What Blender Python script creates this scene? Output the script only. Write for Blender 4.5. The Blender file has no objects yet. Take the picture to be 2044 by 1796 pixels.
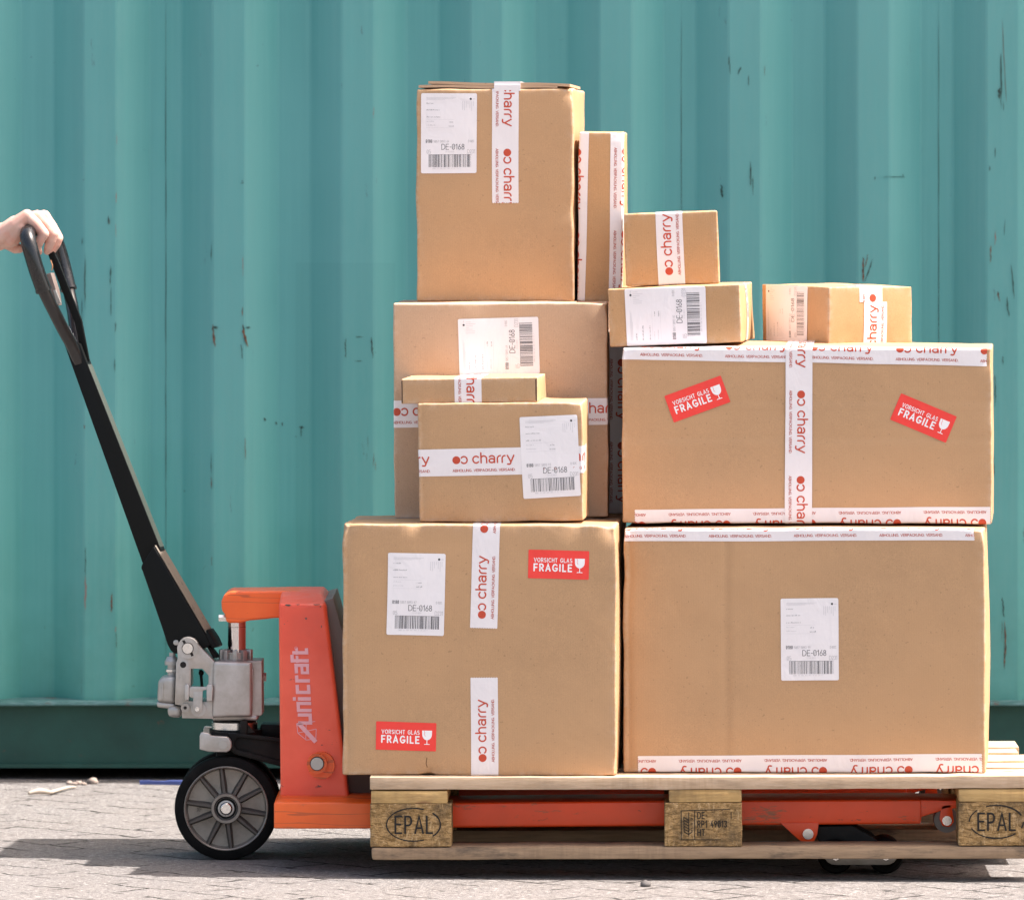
import bpy, bmesh, math, random
from mathutils import Vector, Matrix, noise
random.seed(7)
PI = math.pi
R = math.radians
SC = bpy.context.scene
COL = SC.collection

# ---------------------------------------------------------------- camera, sky, sun
F = 14000.0            # focal length, in units of a 2043 wide picture
CX, HY = 1021.0, 385.0 # principal point of that picture (horizon height)
DIST = 12.61           # camera to the front edge of the pallet
ZC = 1.2307            # camera height
def at(x, y, Y):
    k = (DIST + Y) / F
    return Vector(((x - CX) * k, Y, ZC - (y - HY) * k))
def px(Y): return F / (DIST + Y)          # picture units per metre at depth Y

cam = bpy.data.cameras.new('camera'); camo = bpy.data.objects.new('camera', cam); COL.objects.link(camo)
camo.location = (0, -DIST, ZC); camo.rotation_euler = (R(90), 0, 0)
cam.sensor_width = 36; cam.lens = F / 2043 * 36; cam.shift_x = 0.0; cam.shift_y = -(898 - HY) / 2043
cam.clip_start = 0.1; cam.clip_end = 2000
cam.dof.use_dof = True; cam.dof.focus_distance = DIST + 0.15; cam.dof.aperture_fstop = 10
SC.camera = camo

EL, AZ = 61.0, 3.0
w = bpy.data.worlds.new('World'); SC.world = w; w.use_nodes = True
nt = w.node_tree
sky = nt.nodes.new('ShaderNodeTexSky'); sky.sky_type = 'NISHITA'; sky.sun_disc = False
sky.sun_elevation = R(EL); sky.sun_rotation = R(90 - AZ); sky.air_density = 1.0; sky.dust_density = 4.5; sky.ozone_density = 0.8
wb = nt.nodes.new('ShaderNodeMix'); wb.data_type = 'RGBA'; wb.blend_type = 'MULTIPLY'; wb.inputs['Factor'].default_value = 1; wb.inputs[7].default_value = (1.10, 1.0, .90, 1)
nt.links.new(sky.outputs[0], wb.inputs[6]); nt.links.new(wb.outputs[2], nt.nodes['Background'].inputs[0]); nt.nodes['Background'].inputs[1].default_value = 0.115
sun = bpy.data.lights.new('sun', 'SUN'); sun.energy = 3.8; sun.angle = R(0.5); sun.color = (1.0, 0.935, 0.895)
suno = bpy.data.objects.new('sun', sun); COL.objects.link(suno)
sd = Vector((math.cos(R(EL)) * math.cos(R(AZ)), math.cos(R(EL)) * math.sin(R(AZ)), math.sin(R(EL))))
suno.rotation_euler = sd.to_track_quat('Z', 'Y').to_euler(); suno.location = (3, 1, 6)
SC.view_settings.view_transform = 'Standard'; SC.view_settings.look = 'None'
SC.view_settings.exposure = 1.66; SC.view_settings.gamma = 1.0
SC.cycles.max_bounces = 8

# ---------------------------------------------------------------- node helper
class NT:
    def __init__(s, name):
        s.m = bpy.data.materials.new(name); s.m.use_nodes = True; s.t = s.m.node_tree
        s.b = s.t.nodes['Principled BSDF']; s.o = s.t.nodes['Material Output']
        tc = s.t.nodes.new('ShaderNodeTexCoord'); s.obj = tc.outputs['Object']
    def put(s, sock, v):
        if isinstance(v, bpy.types.NodeSocket): s.t.links.new(v, sock)
        elif isinstance(v, (tuple, list)) and len(v) == 3 and sock.type == 'RGBA': sock.default_value = (*v, 1)
        else: sock.default_value = v
    def setb(s, **k):
        nm = dict(col='Base Color', rough='Roughness', metal='Metallic', spec='Specular IOR Level', coat='Coat Weight', coatr='Coat Roughness', sss='Subsurface Weight', normal='Normal', sheen='Sheen Weight')
        for a, v in k.items(): s.put(s.b.inputs[nm[a]], v)
        return s
    def mapping(s, scale=(1, 1, 1), rot=(0, 0, 0), loc=(0, 0, 0), v=None):
        n = s.t.nodes.new('ShaderNodeMapping'); n.inputs['Scale'].default_value = scale; n.inputs['Rotation'].default_value = rot
        n.inputs['Location'].default_value = loc; s.t.links.new(v or s.obj, n.inputs[0]); return n.outputs[0]
    def noise(s, sc, det=4, rough=.55, v=None, dist=0):
        n = s.t.nodes.new('ShaderNodeTexNoise'); n.inputs['Scale'].default_value = sc; n.inputs['Detail'].default_value = det
        n.inputs['Roughness'].default_value = rough; n.inputs['Distortion'].default_value = dist
        s.t.links.new(v or s.obj, n.inputs['Vector']); return n.outputs[0]
    def vor(s, sc, feat='F1', v=None, out=0, rnd=1):
        n = s.t.nodes.new('ShaderNodeTexVoronoi'); n.feature = feat; n.inputs['Scale'].default_value = sc; n.inputs['Randomness'].default_value = rnd
        s.t.links.new(v or s.obj, n.inputs['Vector']); return n.outputs[out]
    def wave(s, sc, v=None, dist=0, ds=1, d='X', det=2, typ='BANDS'):
        n = s.t.nodes.new('ShaderNodeTexWave'); n.wave_type = typ
        if typ == 'BANDS': n.bands_direction = d
        else: n.rings_direction = d
        n.inputs['Scale'].default_value = sc; n.inputs['Distortion'].default_value = dist; n.inputs['Detail Scale'].default_value = ds; n.inputs['Detail'].default_value = det
        s.t.links.new(v or s.obj, n.inputs[0]); return n.outputs[1]
    def ramp(s, f, stops):
        n = s.t.nodes.new('ShaderNodeValToRGB'); e = n.color_ramp.elements
        while len(e) < len(stops): e.new(0.5)
        for i, (p, c) in enumerate(stops):
            e[i].position = p; e[i].color = (c, c, c, 1) if not isinstance(c, tuple) else (*c, 1)
        s.t.links.new(f, n.inputs[0]); return n.outputs[0]
    def mix(s, f, a, b, mode='MIX'):
        n = s.t.nodes.new('ShaderNodeMix'); n.data_type = 'RGBA'; n.blend_type = mode
        s.put(n.inputs['Factor'], f); s.put(n.inputs[6], a); s.put(n.inputs[7], b); return n.outputs[2]
    def math(s, op, a, b=0.0):
        n = s.t.nodes.new('ShaderNodeMath'); n.operation = op; s.put(n.inputs[0], a); s.put(n.inputs[1], b); return n.outputs[0]
    def bump(s, h, st=.3, d=.001, n0=None):
        n = s.t.nodes.new('ShaderNodeBump'); n.inputs['Strength'].default_value = st; n.inputs['Distance'].default_value = d
        s.t.links.new(h, n.inputs['Height'])
        if n0: s.t.links.new(n0, n.inputs['Normal'])
        return n.outputs[0]
    def attr(s, name):
        n = s.t.nodes.new('ShaderNodeAttribute'); n.attribute_name = name; return n.outputs['Fac']
    def sep(s, i):
        n = s.t.nodes.new('ShaderNodeSeparateXYZ'); s.t.links.new(s.obj, n.inputs[0]); return n.outputs[i]

def plain(name, col, rough=.5, metal=0, spec=.5, **k):
    n = NT(name); n.setb(col=col, rough=rough, metal=metal, spec=spec, **k); return n.m

def cardboard(name, col, warm=1.0):
    n = NT(name)
    fine = n.noise(520, 3, .7); mid = n.noise(26, 5, .6); low = n.noise(3.2, 3, .5)
    fl = n.wave(72, v=n.mapping((1, 1, .02)), d='X')
    c = n.mix(n.ramp(fine, [(.3, 0.), (.7, 1.)]), tuple(v * .84 for v in col), tuple(min(1, v * 1.14) for v in col))
    c = n.mix(n.ramp(mid, [(.35, 0.), (.7, .45)]), c, tuple(v * .82 for v in col))
    c = n.mix(n.ramp(low, [(.38, 0.), (.62, .6)]), c, (col[0] * 1.1, col[1] * 1.08 * warm, col[2] * 1.06))
    fib = n.noise(60, 4, .75, v=n.mapping((1, 1, 7)))
    c = n.mix(n.ramp(fib, [(.62, 0.), (.72, .35)]), c, tuple(min(1, v * 1.3) for v in col))
    scf = n.noise(24, 6, .8, v=n.mapping((.5, 1, 2.6), rot=(0, .4, 0), loc=(2, 3, 4)))
    c = n.mix(n.ramp(scf, [(.66, 0.), (.74, .45)]), c, tuple(min(1, v * 1.35 + .03) for v in col))
    sp = n.noise(190, 1, .5)
    c = n.mix(n.ramp(sp, [(.72, 0.), (.76, .5)]), c, tuple(v * .55 for v in col))
    ed = n.math('MULTIPLY', n.attr('edge'), n.ramp(n.noise(70, 4, .7), [(.42, 0.), (.62, 1.)]))
    c = n.mix(n.math('MULTIPLY', ed, .40), c, (.62, .50, .40))
    n.setb(col=c, rough=.62, spec=.35)
    h = n.math('ADD', n.math('MULTIPLY', fl, .22), n.math('MULTIPLY', fine, .35))
    b1 = n.bump(h, .35, .0006)
    wr = n.noise(9, 3, .5, dist=.6)
    n.setb(normal=n.bump(wr, .34, .007, b1))
    return n.m

CARD = [cardboard('cardboard_kraft', (.475, .290, .152)), cardboard('cardboard_tan', (.50, .312, .170)),
        cardboard('cardboard_golden', (.480, .282, .134)), cardboard('cardboard_pale', (.500, .335, .215))]
def paper_mat(name, col, rough, coat=0):
    n = NT(name); nz = n.noise(14, 3, .5, dist=1.2); n2 = n.noise(40, 3, .6, v=n.mapping((1, 1, .3), rot=(0, .5, 0)), dist=.8)
    n.setb(col=n.mix(n.ramp(nz, [(.3, 0.), (.7, 1.)]), tuple(v * .97 for v in col), col), rough=rough, spec=.5, coat=coat, coatr=.25)
    n.setb(normal=n.bump(n.math('ADD', nz, n.math('MULTIPLY', n2, .35)), .4, .005)); return n.m
TAPE = paper_mat('white_tape_film', (.80, .76, .77), .24, .5)
LABEL = paper_mat('white_label_paper', (.82, .79, .80), .5)
REDST = paper_mat('red_sticker_film', (.85, .050, .038), .38)
INKR = plain('orange_red_print', (.52, .062, .024), .45)
INKR2 = plain('dull_red_small_print', (.46, .10, .07), .5)
INKK = plain('black_label_print', (.03, .03, .035), .6)
INKG = plain('grey_label_print', (.42, .41, .42), .6)
INKL = plain('light_grey_label_print', (.60, .585, .60), .6)
INKW = plain('white_sticker_print', (.88, .87, .88), .5)

# ---------------------------------------------------------------- object helpers
def link(name, bm, mats, parent=None, smooth=False, loc=None):
    me = bpy.data.meshes.new(name); bm.normal_update(); bm.to_mesh(me); bm.free()
    for m in (mats if isinstance(mats, (list, tuple)) else [mats]): me.materials.append(m)
    if smooth:
        for p in me.polygons: p.use_smooth = True
    o = bpy.data.objects.new(name, me); COL.objects.link(o)
    if parent: o.parent = parent
    if loc is not None: o.location = loc
    return o
def tag(o, label=None, cat=None, group=None, kind=None):
    if label: o['label'] = label
    if cat: o['category'] = cat
    if group: o['group'] = group
    if kind: o['kind'] = kind
    return o
def thing(name, label, cat, loc=(0, 0, 0), rot=(0, 0, 0), group=None):
    o = bpy.data.objects.new(name, None); COL.objects.link(o); o.empty_display_size = .05
    o.location = loc; o.rotation_euler = rot; return tag(o, label, cat, group)
def sharp(o, deg=35):
    me = o.data
    for p in me.polygons: p.use_smooth = True
    me.set_sharp_from_angle(angle=R(deg)); return o
def bevel(bm, off, seg=2, ang=25):
    es = [e for e in bm.edges if len(e.link_faces) == 2 and e.calc_face_angle(0) > R(ang)]
    if es and off > 0: bmesh.ops.bevel(bm, geom=es, offset=off, segments=seg, affect='EDGES', profile=.6, clamp_overlap=True)
def add_box(bm, lo, hi):
    v = [bm.verts.new((x, y, z)) for z in (lo[2], hi[2]) for y in (lo[1], hi[1]) for x in (lo[0], hi[0])]
    for f in ((0, 2, 3, 1), (4, 5, 7, 6), (0, 1, 5, 4), (2, 6, 7, 3), (0, 4, 6, 2), (1, 3, 7, 5)): bm.faces.new([v[i] for i in f])
def ring_cyl(bm, p0, p1, r0, r1=None, n=24, cap=True):
    r1 = r0 if r1 is None else r1; p0 = Vector(p0); p1 = Vector(p1); a = (p1 - p0).normalized()
    u = a.orthogonal().normalized(); v = a.cross(u); A = []; B = []
    for i in range(n):
        t = 2 * PI * i / n; d = u * math.cos(t) + v * math.sin(t)
        A.append(bm.verts.new(p0 + d * r0)); B.append(bm.verts.new(p1 + d * r1))
    for i in range(n): bm.faces.new((A[i], A[(i + 1) % n], B[(i + 1) % n], B[i]))
    if cap: bm.faces.new(A[::-1]); bm.faces.new(B)
def prism(bm, pts, Y0, Y1, ref=None, bev=0, seg=2):
    """polygon given in picture units at depth ref, extruded from Y0 to Y1"""
    ref = Y0 if ref is None else ref; b2 = bmesh.new()
    q = [at(x, y, ref) for x, y in pts]
    A = [b2.verts.new((p.x, Y0, p.z)) for p in q]; B = [b2.verts.new((p.x, Y1, p.z)) for p in q]
    f = b2.faces.new(A); b2.faces.new(B[::-1]); n = len(q)
    for i in range(n): b2.faces.new((A[i], B[i], B[(i + 1) % n], A[(i + 1) % n]))
    bmesh.ops.recalc_face_normals(b2, faces=b2.faces)
    bevel(b2, bev, seg); me = bpy.data.meshes.new('t'); b2.to_mesh(me); b2.free(); bm.from_mesh(me); bpy.data.meshes.remove(me)
def cyl_y(bm, c, rpx, Y0, Y1, ref=None, bev=0, n=32, r2=None):
    ref = Y0 if ref is None else ref; p = at(c[0], c[1], ref); b2 = bmesh.new()
    ring_cyl(b2, (p.x, Y0, p.z), (p.x, Y1, p.z), rpx / px(ref), (r2 or rpx) / px(ref), n); bevel(b2, bev, 2, 40)
    bmesh.ops.recalc_face_normals(b2, faces=b2.faces)
    me = bpy.data.meshes.new('t'); b2.to_mesh(me); b2.free(); bm.from_mesh(me); bpy.data.meshes.remove(me)
def lathe(bm, prof, c, axis='Z', n=40):
    """prof: list of (radius, height)"""
    rows = []
    for r, h in prof:
        row = []
        for i in range(n):
            t = 2 * PI * i / n; a, b = r * math.cos(t), r * math.sin(t)
            row.append(bm.verts.new(Vector(c) + (Vector((a, b, h)) if axis == 'Z' else Vector((a, h, b)))))
        rows.append(row)
    for k in range(len(rows) - 1):
        for i in range(n): bm.faces.new((rows[k][i], rows[k][(i + 1) % n], rows[k + 1][(i + 1) % n], rows[k + 1][i]))
    bmesh.ops.recalc_face_normals(bm, faces=bm.faces)
def tube(bm, pts, rad, n=18, closed=False, smooth_n=6):
    """Catmull-Rom tube through points"""
    P = [Vector(p) for p in pts]; Rr = rad if isinstance(rad, (list, tuple)) else [rad] * len(P); out = []; ro = []
    m = len(P)
    for i in range(m - (0 if closed else 1)):
        g = lambda k: P[k % m] if closed else P[max(0, min(m - 1, k))]
        h = lambda k: Rr[k % m] if closed else Rr[max(0, min(m - 1, k))]
        for s in range(smooth_n):
            t = s / smooth_n; a, b, c, d = g(i - 1), g(i), g(i + 1), g(i + 2)
            out.append(.5 * ((2 * b) + (c - a) * t + (2 * a - 5 * b + 4 * c - d) * t * t + (3 * b - a - 3 * c + d) * t ** 3)); ro.append(h(i) * (1 - t) + h(i + 1) * t)
    if not closed: out.append(P[-1]); ro.append(Rr[-1])
    k = len(out); rows = []; up = None
    for i in range(k):
        tg = (out[(i + 1) % k if closed else min(k - 1, i + 1)] - out[(i - 1) % k if closed else max(0, i - 1)]).normalized()
        up = tg.orthogonal().normalized() if up is None else (up - tg * up.dot(tg)).normalized()
        s = tg.cross(up)
        rows.append([bm.verts.new(out[i] + (up * math.cos(2 * PI * j / n) + s * math.sin(2 * PI * j / n)) * ro[i]) for j in range(n)])
    for i in range(k - (0 if closed else 1)):
        a, b = rows[i], rows[(i + 1) % k]
        for j in range(n): bm.faces.new((a[j], a[(j + 1) % n], b[(j + 1) % n], b[j]))
    if not closed: bm.faces.new(rows[0][::-1]); bm.faces.new(rows[-1])
    bmesh.ops.recalc_face_normals(bm, faces=bm.faces)

# ---------------------------------------------------------------- stroke lettering
def arc(cx, cy, rx, ry, a0, a1, n=10):
    return [(cx + rx * math.cos(R(a0 + (a1 - a0) * i / n)), cy + ry * math.sin(R(a0 + (a1 - a0) * i / n))) for i in range(n + 1)]
G = {
 'A': (.74, [[(0, 0), (.37, 1), (.74, 0)], [(.13, .3), (.61, .3)]]),
 'B': (.62, [[(.0, 0), (0, 1), (.3, 1)] + arc(.33, .76, .22, .24, 90, -90, 6) + [(0, .52)], [(.02, .52), (.33, .52)] + arc(.36, .26, .26, .26, 90, -90, 6) + [(0, 0)]]),
 'C': (.72, [arc(.42, .5, .42, .5, 45, 315, 14)]),
 'D': (.7, [[(0, 0), (0, 1), (.28, 1)] + arc(.28, .5, .42, .5, 90, -90, 10) + [(0, 0)]]),
 'E': (.56, [[(.56, 1), (0, 1), (0, 0), (.56, 0)], [(0, .52), (.48, .52)]]),
 'F': (.54, [[(.54, 1), (0, 1), (0, 0)], [(0, .5), (.46, .5)]]),
 'G': (.76, [arc(.42, .5, .42, .5, 45, 330, 14) + [(.78, .42), (.46, .42)]]),
 'H': (.66, [[(0, 0), (0, 1)], [(.66, 0), (.66, 1)], [(0, .52), (.66, .52)]]),
 'I': (.06, [[(.03, 0), (.03, 1)]]),
 'K': (.62, [[(0, 0), (0, 1)], [(.6, 1), (.04, .45)], [(.2, .6), (.62, 0)]]),
 'L': (.5, [[(0, 1), (0, 0), (.5, 0)]]),
 'N': (.7, [[(0, 0), (0, 1), (.7, 0), (.7, 1)]]),
 'O': (.84, [arc(.42, .5, .42, .5, 0, 350, 20) + [(.84, .5)]]),
 'P': (.58, [[(0, 0), (0, 1), (.3, 1)] + arc(.3, .73, .28, .27, 90, -90, 8) + [(0, .46)]]),
 'R': (.6, [[(0, 0), (0, 1), (.3, 1)] + arc(.3, .73, .28, .27, 90, -90, 8) + [(0, .46)], [(.3, .44), (.6, 0)]]),
 'S': (.58, [arc(.29, .75, .27, .25, 40, 250, 8) + arc(.29, .25, .28, .26, 80, -140, 8)]),
 'T': (.64, [[(0, 1), (.64, 1)], [(.32, 1), (.32, 0)]]),
 'U': (.66, [[(0, 1), (0, .33)] + arc(.33, .33, .33, .33, 180, 360, 8) + [(.66, 1)]]),
 'V': (.72, [[(0, 1), (.36, 0), (.72, 1)]]),
 'X': (.6, [[(0, 0), (.6, 1)], [(0, 1), (.6, 0)]]),
 '0': (.5, [arc(.25, .74, .25, .26, 0, 180, 8) + arc(.25, .26, .25, .26, 180, 360, 8) + [(.5, .74)], [(.15, .22), (.35, .78)]]),
 '1': (.3, [[(.0, .78), (.24, 1), (.24, 0)]]),
 '2': (.5, [arc(.25, .75, .25, .25, 170, -30, 8) + [(0, 0), (.5, 0)]]),
 '3': (.5, [arc(.24, .75, .24, .25, 150, -90, 8), arc(.24, .25, .26, .25, 90, -150, 8)]),
 '4': (.5, [[(.3, 1), (0, .3), (.5, .3)], [(.36, .55), (.36, 0)]]),
 '5': (.5, [[(.46, 1), (.05, 1), (.03, .55)] + arc(.24, .3, .26, .3, 110, -150, 8)]),
 '6': (.5, [[(.36, 1), (.06, .42)], arc(.25, .28, .25, .28, 0, 350, 14) + [(.5, .28)]]),
 '7': (.5, [[(0, 1), (.5, 1), (.16, 0)]]),
 '8': (.5, [arc(.25, .76, .21, .24, 0, 350, 12) + [(.46, .76)], arc(.25, .26, .25, .26, 0, 350, 12) + [(.5, .26)]]),
 '9': (.5, [arc(.25, .72, .25, .28, 0, 350, 14) + [(.5, .72)], [(.44, .56), (.14, 0)]]),
 '-': (.3, [[(0, .46), (.3, .46)]]), '.': (.06, [[(.03, 0), (.03, .05)]]), ' ': (.3, []), '/': (.3, [[(0, 0), (.3, 1)]]),
}
def ribbon(pts, w, cap=True):
    """flat outline of a stroked line: list of polygons"""
    P = [pts[0]]
    for p in pts[1:]:
        if abs(p[0] - P[-1][0]) + abs(p[1] - P[-1][1]) > 1e-7: P.append(p)
    if len(P) < 2: return []
    n = len(P); h = w / 2; L = []; Rr = []
    closed = math.hypot(P[0][0] - P[-1][0], P[0][1] - P[-1][1]) < w * .02
    if closed: P[-1] = P[0]
    for i in range(n):
        a = P[i - 1] if i else (P[-2] if closed else None); b = P[i]; c = P[i + 1] if i < n - 1 else (P[1] if closed else None)
        d1 = None if a is None else Vector((b[0] - a[0], b[1] - a[1])).normalized(); d2 = None if c is None else Vector((c[0] - b[0], c[1] - b[1])).normalized()
        if d1 is None: m = Vector((-d2.y, d2.x))
        elif d2 is None: m = Vector((-d1.y, d1.x))
        else:
            m = Vector((-d1.y - d2.y, d1.x + d2.x))
            if m.length < 1e-5: m = Vector((-d1.y, d1.x))
            m.normalize(); k = m.dot(Vector((-d1.y, d1.x))); m = m / max(.38, k)
        L.append((b[0] + m.x * h, b[1] + m.y * h)); Rr.append((b[0] - m.x * h, b[1] - m.y * h))
    out = [[Rr[i], Rr[i + 1], L[i + 1], L[i]] for i in range(n - 1)]
    if cap and not closed:
        for (p, q, l, r) in ((P[0], P[1], L[0], Rr[0]), (P[-1], P[-2], L[-1], Rr[-1])):
            a0 = math.degrees(math.atan2(p[1] - q[1], p[0] - q[0]))
            out.append(arc(p[0], p[1], h, h, a0 - 90, a0 + 90, 5))
    return out
def text(s, x, y, h, w, sp=.22, mat=1, narrow=1.0, layer=1):
    """stroke lettering: list of (polygon, material slot, layer)"""
    out = []; cx = x; k = 0
    for ch in s:
        gw, st = G[ch]
        for s_ in st:
            q = [(cx + a * h * narrow, y + b * h) for a, b in s_]
            for poly in ribbon(q, w * (.45 if ch == '0' and len(s_) == 2 else 1), len(s_) > 2 or w > .0005): out.append((poly, mat, layer + .12 * (k % 6)))
            k += 1
        cx += (gw * narrow + sp) * h
    return out
def textw(s, h, sp=.22, narrow=1.0): return sum((G[c][0] * narrow + sp) * h for c in s) - sp * h
def fit_text(s, x, y, h, w, width, **k):
    nar = k.get('narrow', 1.0); base = sum(G[c][0] * nar for c in s) * h
    k['sp'] = (width - base) / (len(s) - 1) / h; return text(s, x, y, h, w, **k)
def charry(ox, oy, mat=1):
    z = .0000707; T = lambda x, y: (ox + (x - 143) * z, oy + (238 - y) * z); out = []
    S = []
    out.append(([T(143 + 102 * math.cos(2 * PI * i / 28), 238 + 102 * math.sin(2 * PI * i / 28)) for i in range(28)][::-1], mat, 1))
    S.append([T(*p) for p in arc(338, 237, 82, 88, 218, 502, 16)])
    S.append([T(*p) for p in arc(650, 234, 82, 86, 42, 318, 16)])
    S.append([T(778, 65), T(778, 318)])
    S.append([T(*p) for p in arc(850, 215, 72, 70, 180, 360, 10)] + [T(922, 318)])
    S.append([T(998, 172)] + [T(*p) for p in arc(1058, 200, 68, 56, 215, 360, 10)] + [T(1126, 318)])
    S.append([T(*p) for p in arc(1055, 268, 68, 50, 0, 350, 16)] + [T(1123, 268)])
    for sx in (1200, 1322):
        S.append([T(sx, 318)] + [T(*p) for p in arc(sx + 78, 225, 78, 78, 180, 270, 7)])
    S.append([T(1458, 145), T(1543, 300)])
    S.append([T(1625, 145), T(1548, 315)] + [T(*p) for p in arc(1500, 318, 46, 52, 20, 95, 5)] + [T(1462, 364)])
    for i, s in enumerate(S):
        for poly in ribbon(s, 38 * z): out.append((poly, mat, 1 + .12 * (i % 6)))
    return out
TW = .049; PITCH = .1545
def tape_prims(phase, u0, u1):
    """printed tape from u0 to u1 (metres along the tape), logo disc centred at phase"""
    out = []; k = math.floor((u0 - phase) / PITCH) - 1
    while phase + k * PITCH < u1 + .02:
        x = phase + k * PITCH
        if x + .112 > u0 and x - .01 < u1:
            out += charry(x, .0284) + fit_text('ABHOLUNG. VERPACKUNG. VERSAND.', x - .007, .0073, .0043, .00085, .1135, mat=2, narrow=1.12)
        k += 1
    return out
def sheet(x0, y0, x1, y1, rr=.0, teeth=0):
    if rr:
        p = arc(x1 - rr, y0 + rr, rr, rr, -90, 0, 4) + arc(x1 - rr, y1 - rr, rr, rr, 0, 90, 4) + arc(x0 + rr, y1 - rr, rr, rr, 90, 180, 4) + arc(x0 + rr, y0 + rr, rr, rr, 180, 270, 4)
    elif teeth:
        t = .0012; n = 22; p = [(x1 + (t if i % 2 else 0), y0 + (y1 - y0) * i / n) for i in range(n + 1)] + [(x0 - (t if i % 2 else 0), y1 - (y1 - y0) * i / n) for i in range(n + 1)]
    else: p = [(x0, y0), (x1, y0), (x1, y1), (x0, y1)]
    return [(p, 0, 0)]
def label_prims(seed=1, num='5057 5093 '):
    r = random.Random(seed); W, H = .104, .148; P = sheet(0, 0, W, H, .003)
    for k in range(3): P += [([(.010, H - .0085 - k * .0017), (.010 + (.055, .050, .034)[k], H - .0085 - k * .0017), (.010 + (.055, .050, .034)[k], H - .0079 - k * .0017), (.010, H - .0079 - k * .0017)], 3, 1)]
    # shipper mark and vertical small print, upper right
    P += [([(.0925 + .0022 * math.cos(a * PI / 3), H - .0105 + .0022 * math.sin(a * PI / 3)) for a in range(6)], 1, 1)]
    P += [([(.0965 , H - .0112), (.1005, H - .0112), (.1005, H - .0100), (.0965, H - .0100)], 3, 1)]
    for k in range(7):
        x = .077 + k * .0034; l = (.016, .017, .012, .006, .013, .018, .009)[k]
        P += [([(x, H - .0145 - l), (x + .0008, H - .0145 - l), (x + .0008, H - .0145), (x, H - .0145)], 3, 1)]
    def scr(x, y, h, wd, m):
        q = x
        while q < x + wd:
            l = r.uniform(.3, .8) * h; s = r.choice((0, 0, .25)) * h
            hh = h * r.choice((.6, .6, 1, .6)); P.append(([(q, y - s * .5), (q + l, y - s * .5), (q + l, y + hh), (q, y + hh)], m, 1)); q += l + h * r.choice((.22, .22, .22, .7))
    scr(.010, H - .0195, .0022, .013, 2); scr(.010, H - .0315, .0022, .025, 2); scr(.010, H - .0445, .0022, .026, 2)
    scr(.010, H - .0525, .0018, .014, 3); scr(.010, H - .0595, .0018, .017, 3); scr(.053, H - .0540, .0026, .007, 2); scr(.052, H - .0615, .0026, .009, 2)
    for yy in (H - .0485, H - .0640): P.append(([(.010, yy), (.062, yy), (.062, yy + .0003), (.010, yy + .0003)], 3, 1))
    P += text('0180', .0095, H - .0912, .0056, .0007, .24, 1, .72)
    P += text(num + str(r.randint(60, 99)), .0240, H - .0908, .0042, .00045, .24, 2, .75)
    P += text('D-B2C', .0885, H - .0906, .0040, .0005, .2, 2, .68)
    P += fit_text('DE-0168', .0390, H - .1038, .0098, .00088, .0420, mat=1, narrow=.92)
    P += text('05', .0110, H - .1112, .0068, .00055, .2, 2, .88)
    P += text('D231', .0870, H - .1110, .0068, .0006, .16, 2, .80)
    P += text('327-DE-00231', .0460, H - .1090, .0024, .0003, .26, 3, .7)
    yb, yt = H - .1365, H - .1135
    P.append(([(.0145, yt), (.0945, yt), (.0945, yt + .0004), (.0145, yt + .0004)], 1, 1))
    x = .0148
    while x < .0938:
        bw = r.choice((.0003, .0004, .0006, .0010, .0014)); P.append(([(x, yb), (x + bw, yb), (x + bw, yt), (x, yt)], 1, 1)); x += bw + r.choice((.0006, .0009, .0013, .0018))
    P += text('00009 231 0180 5057 9093 73 327 276 9'.replace(' ', '  '), .022, H - .1400, .0021, .0003, .26, 3, .7)
    return P
def fragile_prims():
    W, H = .109, .0515; P = sheet(0, 0, W, H, .0014)
    P += fit_text('VORSICHT GLAS', .0105, .0300, .0068, .0012, .0680, mat=1, narrow=.80)
    P += fit_text('FRAGILE', .0107, .0140, .0118, .0026, .0672, mat=1, narrow=.84)
    cx = .0925
    bowl = [(cx - .0090, .0375)] + arc(cx, .0305, .0088, .0105, 190, 350, 12) + [(cx + .0090, .0375)]
    P.append((bowl, 1, 1)); P += [(q, 1, 1.2) for q in ribbon([(cx, .0215), (cx, .0125)], .0014)]
    P.append(([(cx - .0058, .0118), (cx + .0058, .0118), (cx + .0040, .0132), (cx - .0040, .0132)], 1, 1.3))
    P += [(q, 0, 1.6) for q in ribbon([(cx - .0052, .0374), (cx - .0040, .0335), (cx - .0050, .0310), (cx - .0032, .0270)], .0006)]
    return P
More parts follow.
